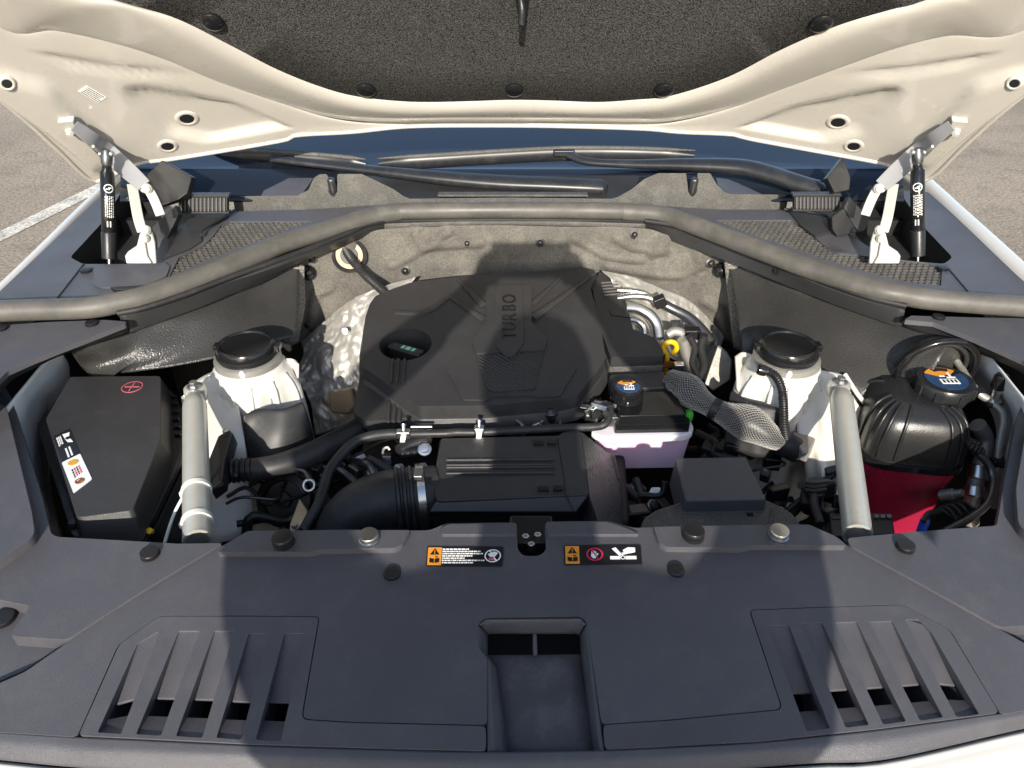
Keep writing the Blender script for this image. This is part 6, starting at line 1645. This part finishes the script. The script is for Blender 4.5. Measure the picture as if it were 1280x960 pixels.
# ================================================================== warning labels on the radiator cover
zN = lambda pts: zc(500, 660, .2656, pts)
def warn(label, q, kind):
    qp = [PS(x, y, PAN, .0012) for x, y in q]
    lab = prism('warning_label', rounded([Vector(p) for p in qp], .0015, 2), (0, 0, -.0016), M['bprint'], None, bev=0, label=label, cat='label')
    def pm(pts, m_, nm, z_=.0004): prism(nm, [on_q(qp, u, w_, z_) for u, w_ in pts], (0, 0, -.0005), m_, lab, bev=0)
    def rect(u0, u1, w0, w1, m_, nm, z_=.0004): pm([(u0, w0), (u1, w0), (u1, w1), (u0, w1)], m_, nm, z_)
    ww = (qp[1] - qp[0]).length; hh = (qp[3] - qp[0]).length
    def ringq(u, w_, r_, m_, nm, a0_=0, a1_=360, th=.22, z_=.0006):
        pts_o = [(u + r_ / ww * math.cos(R(a)), w_ + r_ / hh * math.sin(R(a))) for a in [a0_ + (a1_ - a0_) * k / 28 for k in range(29)]]
        pts_i = [(u + r_ * (1 - th) / ww * math.cos(R(a)), w_ + r_ * (1 - th) / hh * math.sin(R(a))) for a in [a0_ + (a1_ - a0_) * k / 28 for k in range(29)]]
        vs = [on_q(qp, *p, z_) for p in pts_o] + [on_q(qp, *p, z_) for p in pts_i]
        fs = [[k, k + 1, 29 + k + 1, 29 + k] for k in range(28)]
        mk(nm, vs, fs, m_, lab, smooth=False)
    rect(.015, .195, .06, .95, M['orange'], 'orange_field')
    pm([(.045, .44), (.165, .44), (.105, .12)], M['bprint'], 'warning_triangle', .0008)
    rect(.100, .110, .22, .34, M['orange'], 'exclamation_mark', .0012); rect(.100, .110, .37, .41, M['orange'], 'exclamation_mark', .0012)
    pm([(.04, .62), (.10, .66), (.10, .86), (.04, .82)], M['bprint'], 'book_symbol', .0008); pm([(.11, .66), (.17, .62), (.17, .82), (.11, .86)], M['bprint'], 'book_symbol', .0008)
    rect(.115, .15, .54, .58, M['bprint'], 'book_symbol', .0008)
    def hand(u, w_, s, m_, tilt=0):
        c_, s_ = math.cos(tilt), math.sin(tilt)
        def tr(pts): return [(u + (x * c_ - y * s_) * s / ww, w_ + (x * s_ + y * c_) * s / hh) for x, y in pts]
        pm(tr([(-.45, -.1), (.35, -.1), (.4, .5), (.1, .8), (-.25, .7), (-.5, .3)]), m_, 'hand_symbol', .0009)
        for k, (x, l_) in enumerate(((-.42, .55), (-.2, .75), (.02, .7), (.23, .5))):
            pm(tr([(x, -.1), (x + .15, -.1), (x + .15, -.1 - l_), (x, -.1 - l_)]), m_, 'hand_symbol', .0009)
        pm(tr([(.35, .1), (.62, -.3), (.72, -.2), (.42, .4)]), m_, 'hand_symbol', .0009)
    if kind == 'text':
        random.seed(5)
        for r_ in range(7):
            u = .205; end = (.55, .70, .74, .60, .50, .76, .62)[r_]
            while u < end:
                d_ = random.uniform(.012, .05)
                rect(u, min(u + d_, end), .125 + r_ * .115, .172 + r_ * .115, M['wprint'], 'print_line', .0006); u += d_ + .008
        ringq(.865, .5, .0098, M['wprint'], 'prohibition_ring', th=.16)
        pm([(.80, .42), (.88, .28), (.93, .36), (.90, .52), (.83, .55)], M['wprint'], 'hand_symbol', .0009)
        pm([(.80, .66), (.86, .60), (.93, .68), (.87, .74)], M['maroon'], 'heat_symbol', .0009)
        pm([(.815, .24), (.825, .20), (.925, .78), (.915, .82)], M['wprint'], 'prohibition_bar', .0012)
    else:
        ringq(.395, .5, .0100, M['redp'], 'prohibition_ring', th=.2)
        hand(.385, .52, .0072, M['wprint'])
        pm([(.345, .24), (.355, .20), (.445, .78), (.435, .82)], M['redp'], 'prohibition_bar', .0012)
        u0, w0 = .755, .68
        rect(.59, .72, w0 - .07, w0 + .08, M['wprint'], 'fan_blade', .0008); rect(.79, .93, w0 - .07, w0 + .08, M['wprint'], 'fan_blade', .0008)
        pm([(.62, .22), (.67, .16), (.745, .52), (.715, .60)], M['wprint'], 'fan_blade', .0008)
        ringq(u0, w0, .0030, M['wprint'], 'fan_hub', th=.4)
        pm([(.76, .30), (.83, .16), (.92, .18), (.92, .40), (.85, .46), (.78, .48)], M['wprint'], 'hand_symbol', .0009)
        for k in range(4): rect(.745 + k * .02, .76 + k * .02, .42 - k * .02, .55 - k * .02, M['wprint'], 'hand_symbol', .001)
    return lab
warn('black warning label with an orange end and several lines of white print', zN([(128, 87), (488, 87), (482, 179), (122, 179)]), 'text')
warn('black warning label with an orange end, a barred hand and a fan symbol', zN([(771, 81), (1133, 78), (1140, 169), (775, 173)]), 'icons')

# ================================================================== the photographer, who stands before the car and casts the shadow on it
def skin_mesh(name, nodes, edges, m_, parent, sub=1, **kw):
    bm = bmesh.new(); lay = bm.verts.layers.skin.verify(); vv = {}
    for i, (k, (p, r_)) in enumerate(nodes.items()):
        v_ = bm.verts.new(p); vv[k] = v_
        v_[lay].radius = r_ if isinstance(r_, tuple) else (r_, r_)
        v_[lay].use_root = (i == 0)
    for a_, b_ in edges: bm.edges.new((vv[a_], vv[b_]))
    me = bpy.data.meshes.new(name); bm.to_mesh(me); bm.free()
    o = link(name, me, m_, parent, **kw)
    md = o.modifiers.new('skin', 'SKIN'); md.use_smooth_shade = True
    sd_ = o.modifiers.new('sub', 'SUBSURF'); sd_.levels = sub; sd_.render_levels = sub
    return o
bx, by = 0.012, -0.46
person = thing('person', 'person in a dark jacket holding up a phone before the open hood', 'person', (bx, by, 0))
N = {'pelvis': ((bx, by, .96), (.18, .12)), 'waist': ((bx, by, 1.12), (.185, .11)), 'chest': ((bx, by + .01, 1.34), (.18, .11)), 'neckb': ((bx, by, 1.47), (.08, .07)),
     'neck': ((bx, by + .01, 1.53), .055), 'head': ((bx, by + .03, 1.63), (.078, .09)), 'crown': ((bx, by + .02, 1.72), (.07, .08))}
E = [('pelvis', 'waist'), ('waist', 'chest'), ('chest', 'neckb'), ('neckb', 'neck'), ('neck', 'head'), ('head', 'crown')]
EL = {-1: (-.345, -.20, 1.50), 1: (.315, -.20, 1.495)}
for s in (-1, 1):
    N['sh%d' % s] = ((bx + s * .18, by, 1.44), .068); N['ar%d' % s] = ((bx + s * .25, by + .10, 1.44), .055); N['el%d' % s] = (EL[s], .045)
    N['wr%d' % s] = ((s * .115 + .01, -.055, 1.655), .028); N['pa%d' % s] = ((s * .098 + .01, -.035, 1.700), (.030, .018))
    E += [('neckb', 'sh%d' % s), ('sh%d' % s, 'ar%d' % s), ('ar%d' % s, 'el%d' % s), ('el%d' % s, 'wr%d' % s), ('wr%d' % s, 'pa%d' % s)]
    for k, (dx, dz, ln) in enumerate(((-.006, .030, .9), (-.010, .018, 1.0), (-.012, .004, .95), (-.012, -.010, .8))):
        N['f%d%d' % (s, k)] = ((s * (.092) + .01, -.046, 1.700 + dz), .0085); N['g%d%d' % (s, k)] = ((s * (.092 - .026 * ln) + .01, -.034, 1.704 + dz), .0075)
        E += [('pa%d' % s, 'f%d%d' % (s, k)), ('f%d%d' % (s, k), 'g%d%d' % (s, k))]
    N['t%d' % s] = ((s * .088 + .01, -.030, 1.668), .010); N['u%d' % s] = ((s * .062 + .01, -.032, 1.672), .008)
    E += [('pa%d' % s, 't%d' % s), ('t%d' % s, 'u%d' % s)]
    N['hi%d' % s] = ((bx + s * .10, by, .90), .095); N['kn%d' % s] = ((bx + s * .12, by + .02, .50), .06); N['an%d' % s] = ((bx + s * .13, by, .09), .042); N['to%d' % s] = ((bx + s * .15, by + .16, .035), (.045, .03))
    E += [('pelvis', 'hi%d' % s), ('hi%d' % s, 'kn%d' % s), ('kn%d' % s, 'an%d' % s), ('an%d' % s, 'to%d' % s)]
skin_mesh('body', N, E, M['skin'], person)
J = {k: N[k] for k in N if k[:2] in ('pe', 'wa', 'ch', 'sh', 'ar', 'el', 'wr') or k == 'neckb'}
J = {k: (p, tuple(x + .022 for x in (r_ if isinstance(r_, tuple) else (r_, r_)))) for k, (p, r_) in J.items()}
for s in (-1, 1): J['wr%d' % s] = ((Vector(N['wr%d' % s][0]).lerp(Vector(EL[s]), .15)), (.042, .042)); J['el%d' % s] = (EL[s], (.058, .058))
skin_mesh('jacket', J, [e for e in E if e[0] in J and e[1] in J], M['cloth'], person)
T_ = {'pelvis': (N['pelvis'][0], (.165, .125))}; TE = []
for s in (-1, 1):
    for k in ('hi', 'kn', 'an'):
        p, r_ = N['%s%d' % (k, s)]; T_['%s%d' % (k, s)] = (p, (r_ + .016, r_ + .016))
    TE += [('pelvis', 'hi%d' % s), ('hi%d' % s, 'kn%d' % s), ('kn%d' % s, 'an%d' % s)]
skin_mesh('trousers', T_, TE, M['cloth'], person)
lathe('hair', [(.06, -.02), (.092, 0), (.096, .05), (.08, .09), (.045, .115), (.0005, .122)], (bx, by + .005, 1.66), M['dark'], person, axis=(0, -.25, 1), sides=24)
ph = box('phone', (.010, -.024, 1.712), (.165, .008, .078), M['gloss'], None, bev=.003, label='black phone held sideways in both hands by the person', cat='phone')
box('screen', (.010, -.0285, 1.712), (.155, .0012, .072), M['glass'], ph, bev=0)
